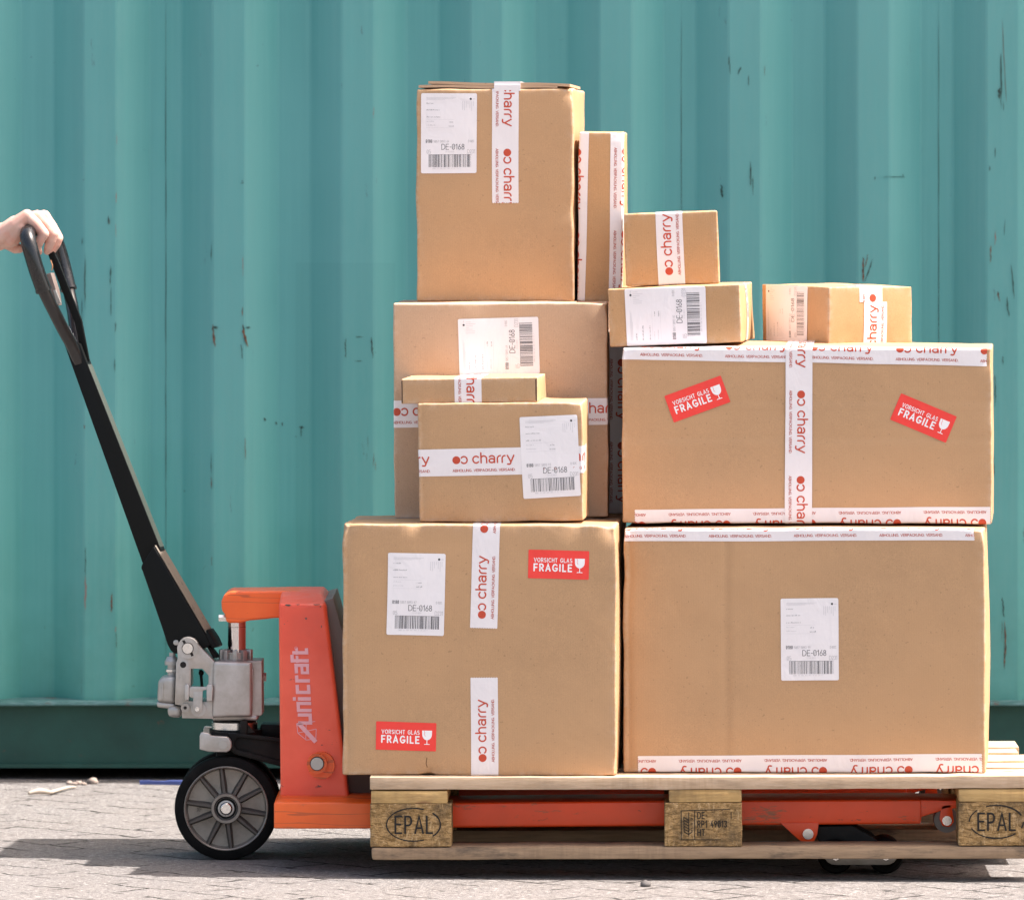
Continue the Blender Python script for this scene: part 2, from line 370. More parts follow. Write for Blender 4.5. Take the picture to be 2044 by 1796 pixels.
# ---------------------------------------------------------------- cardboard boxes
SLOPE_P = 0.004                         # the pallet rises slightly towards its right end
class Carton:
    def __init__(s, label, flb, W, H, D, yaw=0, roll=0, pitch=0, mat=0, Y=0, bulge=(.003,) * 6, wear=.0012, seed=0, r=.0028, crush=(), grooves=(), zg=(), z=None, sx=None):
        s.W, s.H, s.D, s.r, s.bulge, s.wear, s.seed, s.crush = W, H, D, r, bulge, wear, seed, crush
        p = at(flb[0], flb[1], Y); z = p.z if z is None else z; s.s = px(Y); s.flb = flb
        s.root = thing('cardboard_box', label, 'box', (p.x, Y, z), (R(pitch), -R(roll), -R(yaw)), 'cardboard boxes stacked on the pallet')
        s.mat = CARD[mat]; s.build(grooves, zg)
    def lines(s, L, r, extra=()):
        a = [0, r * .35, r * .7, r, r + .004, r + .010]; n = max(2, int((L - 2 * a[-1]) / .011))
        m = [a[-1] + (L - 2 * a[-1]) * i / n for i in range(1, n)]
        return sorted(set([round(v, 6) for v in a + m + [L - v for v in a] + list(extra)]))
    def warp(s, p0, off=0.0):
        W, D, H, r = s.W, s.D, s.H, s.r
        c = Vector((min(max(p0.x, r), W - r), min(max(p0.y, r), D - r), min(max(p0.z, r), H - r)))
        d = p0 - c; n = d.normalized() if d.length > 1e-9 else Vector((0, -1, 0))
        p = c + n * (r + off)
        u, v, t = p0.x / W, p0.y / D, p0.z / H
        sn = lambda a: max(0.0, math.sin(PI * min(1, max(0, a)))) ** .8
        bl = s.bulge  # front right back left top bottom
        disp = Vector((0, 0, 0)); fr = sn(u) * sn(t); sd = sn(v) * sn(t); tp = sn(u) * sn(v)
        if n.y < 0: disp.y -= bl[0] * fr * -n.y
        else: disp.y += bl[2] * fr * n.y
        if n.x > 0: disp.x += bl[1] * sd * n.x
        else: disp.x -= bl[3] * sd * -n.x
        if n.z > 0: disp.z += bl[4] * tp * n.z
        else: disp.z -= bl[5] * tp * -n.z
        e = sorted((min(p0.x, W - p0.x), min(p0.y, D - p0.y), min(p0.z, H - p0.z)))
        de = e[1]                                   # distance to the nearest edge
        q = p0 * 18 + Vector((s.seed * 7.3, 0, s.seed))
        a = .0009 + s.wear * math.exp(-de / .022)
        p = p + disp + n * (noise.noise(q) * a)
        p += Vector((noise.noise(q * .35 + Vector((5, 1, 2))), noise.noise(q * .35 + Vector((1, 8, 2))), noise.noise(q * .35 + Vector((3, 3, 9))))) * .0012
        for (cx, cy, cz, rad, dx, dy, dz) in s.crush:
            k = math.exp(-((p0.x - cx) ** 2 + (p0.y - cy) ** 2 + (p0.z - cz) ** 2) / (rad * rad))
            wr = 1 + .55 * noise.noise(p0 * 75)
            p += Vector((dx, dy, dz)) * k * wr
        return p, n
    def build(s, grooves, zg=()):
        W, D, H, r = s.W, s.D, s.H, s.r; bm = bmesh.new(); seen = {}
        ed = bm.verts.layers.float.new('edge')
        X, Yl, Z = s.lines(W, r, [g for g in grooves if g < W]), s.lines(D, r), s.lines(H, r, zg)
        def V(x, y, z):
            k = (round(x, 6), round(y, 6), round(z, 6))
            if k not in seen:
                p0 = Vector((x, y, z)); p, n = s.warp(p0); e = sorted((min(x, W - x), min(y, D - y), min(z, H - z)))
                for g in grooves:
                    if y < r and abs(x - g) < .0015: p.y += .0012
                for g in zg:
                    if y < r and abs(z - g) < .0015: p.y += .0007
                v = bm.verts.new(p); v[ed] = math.exp(-max(0, e[1] - .001) / .005); seen[k] = v
            return seen[k]
        def grid(A, B, f):
            for i in range(len(A) - 1):
                for j in range(len(B) - 1):
                    bm.faces.new((f(A[i], B[j]), f(A[i + 1], B[j]), f(A[i + 1], B[j + 1]), f(A[i], B[j + 1])))
        grid(X, Z, lambda a, b: V(a, 0, b)); grid(X, Z, lambda a, b: V(W - a, D, b))
        grid(Yl, Z, lambda a, b: V(W, a, b)); grid(Yl, Z, lambda a, b: V(0, D - a, b))
        grid(X, Yl, lambda a, b: V(a, b, H)); grid(X, Yl, lambda a, b: V(a, D - b, 0))
        bmesh.ops.recalc_face_normals(bm, faces=bm.faces)
        s.carton = link('carton', bm, s.mat, s.root, smooth=True)
    def loc(s, x, y): return ((x - s.flb[0]) / s.s, (s.flb[1] - y) / s.s)
    def decal(s, name, prims, mats, centre, rot, size, face='front', clip=None, off=.0007, origin=None, label=None):
        """prims in decal space; the decal's point `origin` lands at `centre` on the face, turned by rot degrees"""
        W, D, H, r = s.W, s.D, s.H, s.r; bm = bmesh.new()
        for poly, m, lay in prims:
            try: f = bm.faces.new([bm.verts.new((a, b, lay * .00016)) for a, b in poly]); f.material_index = m
            except ValueError: pass
        def cut(co, no, clear=False): bmesh.ops.bisect_plane(bm, geom=bm.verts[:] + bm.edges[:] + bm.faces[:], plane_co=co, plane_no=no, clear_outer=clear, dist=1e-7)
        if clip:
            cut((clip[0], 0, 0), (-1, 0, 0), True); cut((clip[1], 0, 0), (1, 0, 0), True)
            if len(clip) > 2: cut((0, clip[2], 0), (0, -1, 0), True); cut((0, clip[3], 0), (0, 1, 0), True)
        ox, oy = origin if origin else (size[0] / 2, size[1] / 2)
        bmesh.ops.transform(bm, verts=bm.verts, matrix=Matrix.Translation((centre[0], centre[1], 0)) @ Matrix.Rotation(R(rot), 4, 'Z') @ Matrix.Translation((-ox, -oy, 0)))
        FW, FH = {'front': (W, H), 'right': (D, H), 'top': (W, D), 'left': (D, H)}[face]; FD = {'front': D, 'right': W, 'top': H, 'left': W}[face]
        def cuts(axis, lo, hi, L):
            pts = [0, r * .35, r * .7, r, L - r, L - r * .7, L - r * .35, L, -r * .4, -r, L + r * .4, L + r]; k = -.3
            while k < L + .3: pts.append(k + .004); k += .016
            for t in pts:
                if lo < t < hi: cut((t, 0, 0) if axis == 0 else (0, t, 0), (1, 0, 0) if axis == 0 else (0, 1, 0))
        xs = [v.co.x for v in bm.verts]; ys = [v.co.y for v in bm.verts]
        cuts(0, min(xs), max(xs), FW); cuts(1, min(ys), max(ys), FH)
        for v in bm.verts:
            a, b, h = v.co; e = 0
            ea = a - FW if a > FW else (a if a < 0 else 0); eb = b - FH if b > FH else (b if b < 0 else 0)
            a2, b2 = min(max(a, 0), FW), min(max(b, 0), FH); dep = min(FD, abs(ea) + abs(eb))
            if face == 'front': p0 = Vector((a2, dep, b2))
            elif face == 'right': p0 = Vector((W - dep, a2, b2))
            elif face == 'left': p0 = Vector((dep, D - a2, b2))
            else: p0 = Vector((a2, b2, H - dep))
            v.co, _ = s.warp(p0, off + h)
        ps = [f for f in bm.faces if f.calc_area() < 1e-13]
        if ps: bmesh.ops.delete(bm, geom=ps, context='FACES_ONLY')
        o = link(name, bm, mats, s.root, smooth=False)
        if label: o['label'] = label
        return o
    def tape(s, face, centre, rot, u0, u1, phase=0.0, off=.0006, v=None, teeth=1):
        """centre = where the logo disc (u = phase = 0, v = .0284) lands"""
        pr = sheet(u0, 0, u1, TW, teeth=teeth) + [p for p in tape_prims(0.0, u0, u1)]
        return s.decal('packing_tape', pr, [TAPE, INKR, INKR2], centre, rot, (0, 0), face, clip=(u0 - .0012, u1 + .0012), off=off, origin=(0, .0284))
    def lab(s, centre, rot, face='front', seed=1, off=.0009):
        return s.decal('shipping_label', label_prims(seed), [LABEL, INKK, INKG, INKL], centre, rot, (.104, .148), face, off=off)
    def frag(s, centre, rot):
        return s.decal('fragile_sticker', fragile_prims(), [REDST, INKW], centre, rot, (.109, .0515), off=.0007)

# pallet deck height under a point
PAL = (-.2553, 0.0); PZ = .1812; PYAW = 1.2
def deck(x): return PZ + SLOPE_P * (x - PAL[0])

# A: big square box, lower left
A = Carton('big square box on the left end of the pallet, two level red stickers', (683.5, 1550.5), .4930, .4515, .345, yaw=3.2, Y=.045, mat=0,
           bulge=(.004, .007, .002, .003, .004, 0), wear=.0014, seed=1, r=.0032, grooves=(.0085,), z=deck(-.27) + .0005,
           crush=((.4930, 0, .4515, .026, -.004, .006, -.006), (.42, 0, .4515, .014, 0, .004, -.003), (.13, 0, .4515, .010, 0, .005, -.004), (0, 0, .4515, .02, .004, .003, -.003), (.4930, 0, 0, .02, -.003, -.002, .003), (.155, 0, 0, .010, 0, .004, .004)))
A.lab(A.loc(830, 1190), -1.1, seed=4)
A.frag(A.loc(1114.5, 1130), -1.3); A.frag(A.loc(810, 1473), -1.4)
A.tape('front', A.loc(961.5, 1230), 88.4, -.0235, .40)
A.tape('front', A.loc(963, 1516), 90.3, -.06, .145)
A.decal('packing_tape', sheet(.01, 0, .485, .016) , [TAPE], (0, .19), 0, (0, 0), 'top', origin=(0, 0))

A.decal('torn_slit', [(q, 0, 0) for q in ribbon([A.loc(850.5, 1547), A.loc(852, 1536), A.loc(849.8, 1528), A.loc(851.5, 1516)], .0012)], [plain('torn_brown_paper', (.13, .07, .03), .9)], (0, 0), 0, (0, 0), origin=(0, 0), off=.0004)
zA = deck(-.1) + .4515
# hidden middle box carrying the stack behind the square box
M = Carton('plain brown box hidden behind the big square box', (0, 0), .408, zA - deck(-.1) - .001, .36, Y=.435, mat=1, seed=21, z=deck(-.1) + .0005)
M.root.location.x = -.195

B = Carton('wide box with sideways white label, under the tallest box', (787, 1031.4), .3915, .3925, .44, yaw=1.2, roll=.35, Y=.245, mat=3, seed=2, z=zA + .0015, bulge=(.004, .002, .002, .002, .001, 0), wear=.0010,
           crush=((.3915, 0, .395, .02, -.003, .004, -.003),))
B.lab(B.loc(997, 690), 91.3, seed=7)
B.tape('front', B.loc(792.5, 819.5), .4, -.12, .56)

C = Carton('medium box with horizontal tape band, right under the flat box', (836.5, 1041.3), .297, .2145, .165, yaw=4.3, roll=.6, pitch=1.4, Y=.072, mat=0, seed=3, z=zA + .0025, wear=.0014, grooves=(.007,), bulge=(.003, .002, .001, .002, .001, 0), crush=((.297, 0, .2145, .016, -.003, .004, -.003),))
C.tape('front', C.loc(911.6, 918.6), .9, -.20, .30)
C.lab(C.loc(1099.5, 912.5), 2.3, seed=9)

Dm = Carton('flat brown mailing box, the thinnest of all, on the medium box', (800.5, 806.7), .2475, .0450, .175, yaw=5.2, roll=.95, pitch=.8, Y=.080, mat=0, seed=4, z=None, wear=.0008, r=.0022, bulge=(.001, .001, .001, .001, .001, 0))
Dm.tape('front', Dm.loc(938.5, 708), -90, -.12, .105)
slit = plain('dark_cardboard_slit', (.02, .014, .01), .9)
for x0, x1 in ((.0005, .0028), (.2440, .2462)):
    Dm.decal('corner_slit', [([(x0, .004), (x1, .001), (x1, .0445), (x0, .0405)], 0, 0)], [slit], (0, 0), 0, (0, 0), origin=(0, 0), off=.0004)

E = Carton('largest box, lower right on the pallet, one white label in its middle', (1244.5, 1545), .6525, .4380, .39, yaw=4.4, Y=.082, mat=0, seed=5, z=deck(.2) + .001, wear=.0010, r=.0032, roll=.23, grooves=(.19, .011), bulge=(.003, .007, .002, .002, .005, 0),
           crush=((.6525, 0, .44, .02, -.005, .003, -.004), (0, 0, .36, .03, .003, .003, 0), (0, 0, .445, .02, .003, .004, -.002)))
E.lab(E.loc(1616, 1280), .4, seed=11)
E.tape('front', E.loc(1252.5, 1054.5), .15, -.006, .627)
E.tape('front', E.loc(1812, 1540), 180.5, -.131, .488)

zE = deck(.2) + .4400
Fb = Carton('long box on the largest box, crossed tape and two slanted red stickers', (1241, 1039), .671, .3165, .38, yaw=4.2, Y=.150, mat=0, seed=6, z=zE + .0085, roll=.05, zg=(.203, .2165, .150, .288), wear=.0010, r=.0032, bulge=(.003, .002, .002, .002, .010, .004),
            crush=((0, 0, .3165, .014, .003, .003, -.003), (.671, 0, .3, .02, -.002, .002, 0)))
Fb.frag(Fb.loc(1391, 792.5), 20); Fb.frag(Fb.loc(1841, 830), -22.6)
Fb.tape('front', Fb.loc(1795 - 2 * 170, 686.5), -1.0, -.197, .468)
Fb.tape('front', Fb.loc(1958, 1037), 180.6, -.014, .630)
Fb.tape('front', Fb.loc(1598, 783.7), -90.3, -.22, .36, off=.0016)

zF = zE + .0085 + .3165
Gb = Carton('tilted low box with sideways label, under the small cube shaped box', (1216, 688), .2415, .1055, .30, yaw=6.4, roll=2.2, Y=.19, mat=2, seed=7, z=zF + .0015, wear=.001, r=.0025, bulge=(.001, .003, .001, .001, .001, 0))
Gb.lab(Gb.loc(1331, 631), 90, seed=13)
Gb.tape('right', (.125 , .05), 90, -.2, .20)

Ib = Carton('small box standing alone at the right, turned corner first', (1652.4, 674), .236, .1055, .180, yaw=61, pitch=0, roll=-.6, Y=.205, mat=2, seed=8, z=zF + .0075, wear=.0012, r=.0022, bulge=(.001, .002, .001, .001, .001, 0))
# the corner nearest the camera is the front right one: shift the root so that it lands there
Ib.root.location.x -= .236 * math.cos(R(61)); Ib.root.location.y += .236 * math.sin(R(61))
Ib.lab((.089, .0525), 90, seed=15)
Ib.tape('right', (.096, -.034), 90, .028, .1110)
Ib.tape('right', (.094, .0850), -90, -.10, .0065)

Jb = Carton('small cube shaped box with one vertical tape, on the tilted box', (1249.4, 572.5), .1715, .1335, .16, yaw=1.2, roll=2.1, Y=.26, mat=2, seed=9, z=None, wear=.0008, r=.003, bulge=(.001,) * 6)
Jb.tape('front', Jb.loc(1335.5, 545.6), 90, -.04, .22)

zB = B.root.location.z + .3925
K = Carton('tall narrow box with tape down both edges, beside the tallest box', (1152.5, 601), .0815, .3135, .20, yaw=3.4, roll=-.5, Y=.42, mat=2, seed=10, z=zB + .003, wear=.001, r=.003, bulge=(.001, .002, .001, .002, .001, 0), crush=((.08, 0, .313, .012, -.003, .002, -.003),))
K.tape('front', (-.003, .3135 - .038), -90.8, -.0385, .31)
K.tape('front', (.0865, .3135 - .036), -90, -.036, .31)

T = Carton('tallest box at the top of the stack, raised lid flap, label in its corner', (831, 601.5), .2915, .3945, .38, yaw=3.6, Y=.415, mat=0, seed=11, z=zB + .0012, wear=.0014, r=.004, roll=.1, bulge=(.004, .003, .002, .002, .002, 0), crush=((.2915, 0, .3925, .016, -.005, .005, -.004), (.2915, 0, .17, .03, -.002, .001, 0)))
T.lab(T.loc(896.3, 266), -.1, seed=17)
T.tape('front', T.loc(1013, 305), -90, -.25, .0925)
bm = bmesh.new(); add_box(bm, (.1445, -.0018, .3900), (.1935, .004, .4010)); add_box(bm, (.1445, .0005, .4010), (.1935, .36, .4078)); bevel(bm, .0005); link('packing_tape', bm, TAPE, T.root)
# lid flaps lying unevenly on the top
for k, (x0, x1, z0, z1, y1) in enumerate(((.004, .262, .3965, .3950, .20), (.022, .285, .4030, .3985, .37))):
    bm = bmesh.new(); th = .0050
    n = 14
    for i in range(n):
        a, b = i / n, (i + 1) / n
        for q in (0,):
            xa, xb = x0 + (x1 - x0) * a, x0 + (x1 - x0) * b; za = z0 + (z1 - z0) * a + .0010 * math.sin(a * 9 + k); zb = z0 + (z1 - z0) * b + .0010 * math.sin(b * 9 + k)
            vs = [bm.verts.new(c) for c in ((xa, .002, za), (xb, .002, zb), (xb, y1, zb), (xa, y1, za), (xa, .002, za + th), (xb, .002, zb + th), (xb, y1, zb + th), (xa, y1, za + th))]
            for f in ((0, 1, 5, 4), (4, 5, 6, 7), (3, 2, 1, 0), (2, 3, 7, 6)) + (((0, 4, 7, 3),) if i == 0 else ()) + (((1, 2, 6, 5),) if i == n - 1 else ()): bm.faces.new([vs[i_] for i_ in f])
    bmesh.ops.remove_doubles(bm, verts=bm.verts, dist=1e-5); bmesh.ops.recalc_face_normals(bm, faces=bm.faces)
    link('lid_flap', bm, CARD[3], T.root)

L = Carton('shaded box with vertical tape in the dark gap between the two stacks', (0, 0), .075, .335, .2, Y=.46, mat=2, seed=12, z=zA + .001)
L.root.location.x = .152
L.tape('front', (.052, .28), -90, -.28, .32)
# ---------------------------------------------------------------- ground
GSL = -.0035                                     # the yard falls slightly to the right
def gz(x): return GSL * (x + .55)
n = NT('concrete_pavers')
v0 = n.mapping((1, 1, 1), rot=(0, 0, R(43)))
dn = n.t.nodes.new('ShaderNodeVectorMath'); dn.operation = 'ADD'; sc_ = n.t.nodes.new('ShaderNodeVectorMath'); sc_.operation = 'SCALE'; sc_.inputs['Scale'].default_value = .045
nz_ = n.t.nodes.new('ShaderNodeTexNoise'); nz_.inputs['Scale'].default_value = 14; n.t.links.new(v0, nz_.inputs[0]); n.t.links.new(nz_.outputs['Color'], sc_.inputs[0]); n.t.links.new(v0, dn.inputs[0]); n.t.links.new(sc_.outputs[0], dn.inputs[1])
br = n.t.nodes.new('ShaderNodeTexBrick'); n.t.links.new(dn.outputs[0], br.inputs['Vector'])
for k, vv in (('Scale', 1.0), ('Mortar Size', .0042), ('Mortar Smooth', .25), ('Brick Width', .21), ('Row Height', .11), ('Bias', 0)): br.inputs[k].default_value = vv
br.offset = .5; joint = br.outputs['Fac']
g1 = n.noise(650, 3, .75); g2 = n.noise(230, 4, .8); g3 = n.noise(6, 5, .6); g4 = n.noise(1.1, 3, .5); vr = n.vor(420, 'F1')
c = n.mix(n.ramp(g2, [(.30, 0.), (.62, 1.)]), (.085, .080, .078), (.250, .234, .222))
c = n.mix(n.ramp(g1, [(.53, 0.), (.66, .8)]), c, (.40, .385, .37))
c = n.mix(n.ramp(g1, [(.30, .9), (.42, 0.)]), c, (.030, .028, .028))
c = n.mix(n.ramp(g3, [(.35, 0.), (.75, .35)]), c, (.15, .128, .112))
c = n.mix(n.ramp(g4, [(.35, 0.), (.7, .22)]), c, (.24, .21, .19))
jm = n.math('MULTIPLY', joint, n.ramp(n.noise(7, 4, .6), [(.45, .0), (.55, 1.)]))
c = n.mix(jm, c, (.018, .016, .014))
pit = n.ramp(n.noise(34, 5, .7, v=n.mapping((1, 1, 1), loc=(3, 2, 1))), [(.665, 0.), (.70, 1.)])
c = n.mix(n.math('MULTIPLY', pit, .75), c, (.03, .026, .022))
n.setb(col=c, rough=.9, spec=.2)
g5 = n.noise(85, 4, .8); g6 = n.noise(33, 4, .75, v=n.mapping((1, 1, 1), loc=(5, 5, 5)))
c = n.mix(n.ramp(g5, [(.55, 0.), (.68, .75)]), c, (.46, .445, .43)); c = n.mix(n.ramp(g5, [(.32, .85), (.45, 0.)]), c, (.045, .043, .045)); c = n.mix(n.ramp(g6, [(.30, .6), (.42, 0.)]), c, (.055, .050, .048)); n.setb(col=c)
hh = n.math('SUBTRACT', n.math('ADD', n.math('MULTIPLY', g5, .9), n.math('MULTIPLY', g2, .5)), n.math('MULTIPLY', n.math('ADD', jm, n.math('MULTIPLY', pit, .5)), 1.3))
n.setb(normal=n.bump(hh, 1.0, .006))
GROUND = n.m
bm = bmesh.new()
X = [-400, -60, -20, -6, -2] + [-2 + 4 * i / 40 for i in range(1, 40)] + [2, 6, 20, 60, 400]; Yl = [-400, -60, -20, -6, -2] + [-2 + 5 * i / 50 for i in range(1, 50)] + [3, 6, 20, 60, 400]
V = [[bm.verts.new((x, y, gz(x) if abs(x) < 7 else gz(6 * (1 if x > 0 else -1)))) for x in X] for y in Yl]
for j in range(len(Yl) - 1):
    for i in range(len(X) - 1): bm.faces.new((V[j][i], V[j][i + 1], V[j + 1][i + 1], V[j + 1][i]))
tag(link('ground', bm, GROUND, smooth=True), kind='structure')

# ---------------------------------------------------------------- shipping container
CY = 2.10                                        # outer face of its corrugated wall
n = NT('teal_container_paint')
base, deep, chalk = (.066, .328, .300), (.046, .256, .236), (.135, .405, .395)
st = n.mapping((1, 1, .045)); s1 = n.noise(15, 4, .6, v=st); s2 = n.noise(90, 3, .6, v=n.mapping((1, 1, .02))); big = n.noise(1.6, 4, .55); rub = n.attr('rub')
c = n.mix(n.ramp(s1, [(.22, 0.), (.80, 1.)]), deep, base)
c = n.mix(n.ramp(big, [(.3, 0.), (.72, .6)]), c, chalk)
c = n.mix(n.math('MULTIPLY', n.ramp(s2, [(.45, 0.), (.75, .28)]), 1.0), c, chalk)
c = n.mix(n.math('MULTIPLY', rub, n.ramp(n.noise(70, 4, .7, v=n.mapping((1, 1, .22))), [(.3, .15), (.75, .7)])), c, (.125, .34, .32))
sc1 = n.ramp(n.noise(46, 6, .78, v=n.mapping((1, 1, .13), loc=(.3, 0, .7))), [(.655, 0.), (.69, 1.)])
c = n.mix(n.math('MULTIPLY', n.math('MULTIPLY', sc1, rub), .8), c, (.040, .050, .045))
sc2 = n.ramp(n.noise(60, 6, .8, v=n.mapping((1, 1, .2), loc=(.9, 0, 2.7))), [(.70, 0.), (.73, 1.)])
c = n.mix(n.math('MULTIPLY', n.math('MULTIPLY', sc2, rub), .8), c, (.22, .12, .09))
spk = n.ramp(n.noise(55, 3, .6), [(.74, 0.), (.77, .6)]); c = n.mix(spk, c, (.03, .09, .08))
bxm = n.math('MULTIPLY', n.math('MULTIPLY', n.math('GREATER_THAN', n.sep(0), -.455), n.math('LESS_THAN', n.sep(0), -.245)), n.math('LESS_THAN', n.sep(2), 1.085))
c = n.mix(n.math('MULTIPLY', bxm, .20), c, (.035, .215, .185)); hz = n.sep(2); c = n.mix(n.ramp(hz, [(.5, 0.), (1., .35)]), c, (.10, .31, .34)); low = n.ramp(hz, [(.0, .85), (.55, .0)])  # blue tint high on the wall puts the sky's reflection into the colour
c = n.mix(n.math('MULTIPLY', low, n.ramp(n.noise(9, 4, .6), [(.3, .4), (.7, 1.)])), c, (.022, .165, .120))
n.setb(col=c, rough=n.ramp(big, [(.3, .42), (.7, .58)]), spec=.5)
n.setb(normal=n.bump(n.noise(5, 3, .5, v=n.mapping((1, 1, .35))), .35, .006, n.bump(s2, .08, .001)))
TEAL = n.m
n = NT('dirty_shade_dark_rail_paint')
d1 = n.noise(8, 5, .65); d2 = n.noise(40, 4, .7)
c = n.mix(n.ramp(d1, [(.3, 0.), (.7, 1.)]), (.004, .044, .032), (.009, .072, .054))  # rail green darkened to hold the shade under the lip, dirt on top
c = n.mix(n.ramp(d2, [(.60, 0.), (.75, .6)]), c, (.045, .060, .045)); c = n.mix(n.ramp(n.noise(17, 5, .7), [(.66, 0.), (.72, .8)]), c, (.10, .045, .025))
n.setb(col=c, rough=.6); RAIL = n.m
n = NT('chipped_teal_edge'); c = n.mix(n.ramp(n.noise(9, 5, .7), [(.56, 0.), (.62, .9)]), (.06, .16, .15), (.15, .055, .028))
c = n.mix(n.ramp(n.noise(60, 4, .7, v=n.mapping((.3, 1, 1))), [(.45, 0.), (.7, .7)]), c, (.20, .33, .34)); n.setb(col=c, rough=.5); LIP = n.m
RUST = NT('rust_brown'); RUST.setb(col=RUST.mix(RUST.ramp(RUST.noise(120, 4, .7), [(.35, 0.), (.65, 1.)]), (.030, .022, .016), (.20, .085, .045)), rough=.9); RUST = RUST.m
BLK = NT('dark_scuff'); BLK.setb(col=BLK.mix(BLK.ramp(BLK.noise(90, 4, .7), [(.35, 0.), (.65, 1.)]), (.020, .040, .036), (.040, .110, .100)), rough=.85); BLK = BLK.m
PINK = plain('bare_primer', (.24, .15, .13), .8)

def cell(x):
    P_ = .2703; x0 = (199 - CX) / px(CY); t = ((x - x0) / P_) % 1.0; return (t if t < .5 else t - 1) * P_   # signed distance to an outer flat's centre
def wall_y(x):
    d = abs(cell(x)); return CY + (0 if d < .034 else (.050 if d > .1012 else .050 * (d - .034) / .0672))
tc = thing('shipping_container', 'long teal steel shipping container with worn corrugated side, behind the pallet', 'container', (0, CY, gz(0)))
XL, XR, ZB, ZT = -4.6, 4.9, .168, 2.50
xs = []; P_ = .2703; x0 = (199 - CX) / px(CY); k = math.floor((XL - x0) / P_)
while x0 + k * P_ < XR:
    for d in (-.101, -.034, .034, .101):
        q = x0 + k * P_ + d
        for e in (-.0025, .0025):
            if XL < q + e < XR: xs.append(q + e)
    k += 1
xs = sorted([XL] + xs + [XR]); zs = [ZB + (ZT - ZB) * i / 36 for i in range(37)]
bm = bmesh.new(); rl = bm.verts.layers.float.new('rub')
rows = []
for z in zs:
    row = []
    for x in xs:
        y = wall_y(x) - CY + .0022 * noise.noise(Vector((x * 3, z * 2, 4))); v = bm.verts.new((x, y, z)); v[rl] = 1.0 if abs(cell(x)) < .04 else 0.0; row.append(v)
    rows.append(row)
for j in range(len(zs) - 1):
    for i in range(len(xs) - 1): bm.faces.new((rows[j][i], rows[j][i + 1], rows[j + 1][i + 1], rows[j + 1][i]))
# rust, scuffs and scratches lying on the steel
def scar(x, y, w_, h_, mi, nn=9, tilt=0, rnd=None):
    rnd = rnd or random.Random(int(x * 7 + y)); s = px(CY); p = at(x, y, CY); w_ *= .75 / s; h_ /= s
    L_, Rr_ = [], []
    for i in range(nn + 1):
        t = i / nn; ww = w_ * .5 * (math.sin(PI * t) ** .5 * .9 + .1) * rnd.uniform(.35, 1.0); cx = p.x + tilt * (t - .5) * h_ + w_ * rnd.uniform(-.25, .25); z = p.z + h_ * (.5 - t)
        L_.append((cx - ww, z)); Rr_.append((cx + ww, z))
    for i in range(nn):
        q = [L_[i], L_[i + 1], Rr_[i + 1], Rr_[i]]; f = bm.faces.new([bm.verts.new((a, wall_y(a) - CY - .0016, b)) for a, b in q]); f.material_index = mi
rr = random.Random(3)
for (x, y, w_, h_, mi, tl) in ((426, 668, 7, 46, 1, .1), (430, 652, 16, 5, 2, 0), (488, 668, 8, 46, 1, .25), (494, 652, 12, 4, 2, 0), (482, 700, 3, 30, 2, .1), (689, 693, 4, 40, 2, .0), (742, 692, 5, 42, 2, .1), (716, 671, 26, 2, 2, 0), (716, 719, 30, 1.6, 2, 0),
    (1722, 536, 6, 50, 1, 0), (1733, 538, 4, 46, 2, -.35), (1728, 520, 2.5, 30, 1, -.2), (527, 836, 6, 7, 2, 0), (549, 844, 7, 7, 2, 0), (561, 846, 5, 8, 2, 0), (600, 853, 14, 6, 2, 0), (599, 862, 3, 20, 2, 0),
    (216, 438, 4, 18, 2, 0), (218, 440, 2, 12, 1, 0), (220, 548, 4, 40, 2, 0), (169, 560, 3.5, 110, 2, 0), (221, 600, 2.5, 60, 2, 0), (168, 850, 4, 8, 1, 0), (170, 1180, 6, 70, 3, 0), (222, 1200, 5, 40, 1, 0), (170, 1120, 3, 60, 2, 0), (483, 360, 8, 2, 2, 0), (483, 364, 12, 2, 2, 0),
    (483, 620, 3, 18, 1, 0), (484, 530, 2, 40, 3, 0), (1997, 160, 5, 110, 2, 0), (2003, 120, 2, 170, 1, .05), (1993, 185, 10, 22, 2, 0), (1976, 505, 4, 34, 1, 0), (1974, 335, 3, 10, 2, 0), (1497, 345, 5, 50, 2, 0), (1502, 370, 3, 40, 2, 0), (1440, 380, 8, 26, 2, .1), (1475, 140, 6, 14, 2, -.4),
    (1493, 160, 3, 20, 2, 0), (1970, 2330 * .53 + 0, 9, 66, 1, .05), (1966, 1290 + 10, 5, 50, 1, -.1), (2001, 1210, 5, 40, 2, .1), (2005, 1270, 5, 70, 1, .05), (2004, 1310, 4, 46, 1, 0), (1985, 780, 3, 60, 2, 0), (2010, 610, 6, 40, 2, .1), (2020, 560, 4, 70, 2, .1), (1992, 590, 5, 20, 1, .2),
    (1779, 352, 60, 1.5, 2, 0), (1803, 350, 3, 8, 2, .4), (1745, 355, 3, 8, 2, 0), (1395, 700, 2, 30, 2, 0)):
    scar(x, y, w_, h_, mi, 9 if h_ > 12 else 4, tl, rr)
for k in range(34):
    kx = rr.choice((199 - 33, 199 + 33, 457 - 33, 457 + 33, 715 + 33, 973 + 33, 1489 - 33, 1489 + 33, 2005 - 33, 2005 - 20, 2005 - 5)) + rr.uniform(-4, 4)
    scar(kx, rr.uniform(80, 1330), rr.uniform(1.2, 3.2), rr.uniform(8, 46), rr.choice((2, 2, 2, 1, 3)), 6, rr.uniform(-.06, .06), rr)
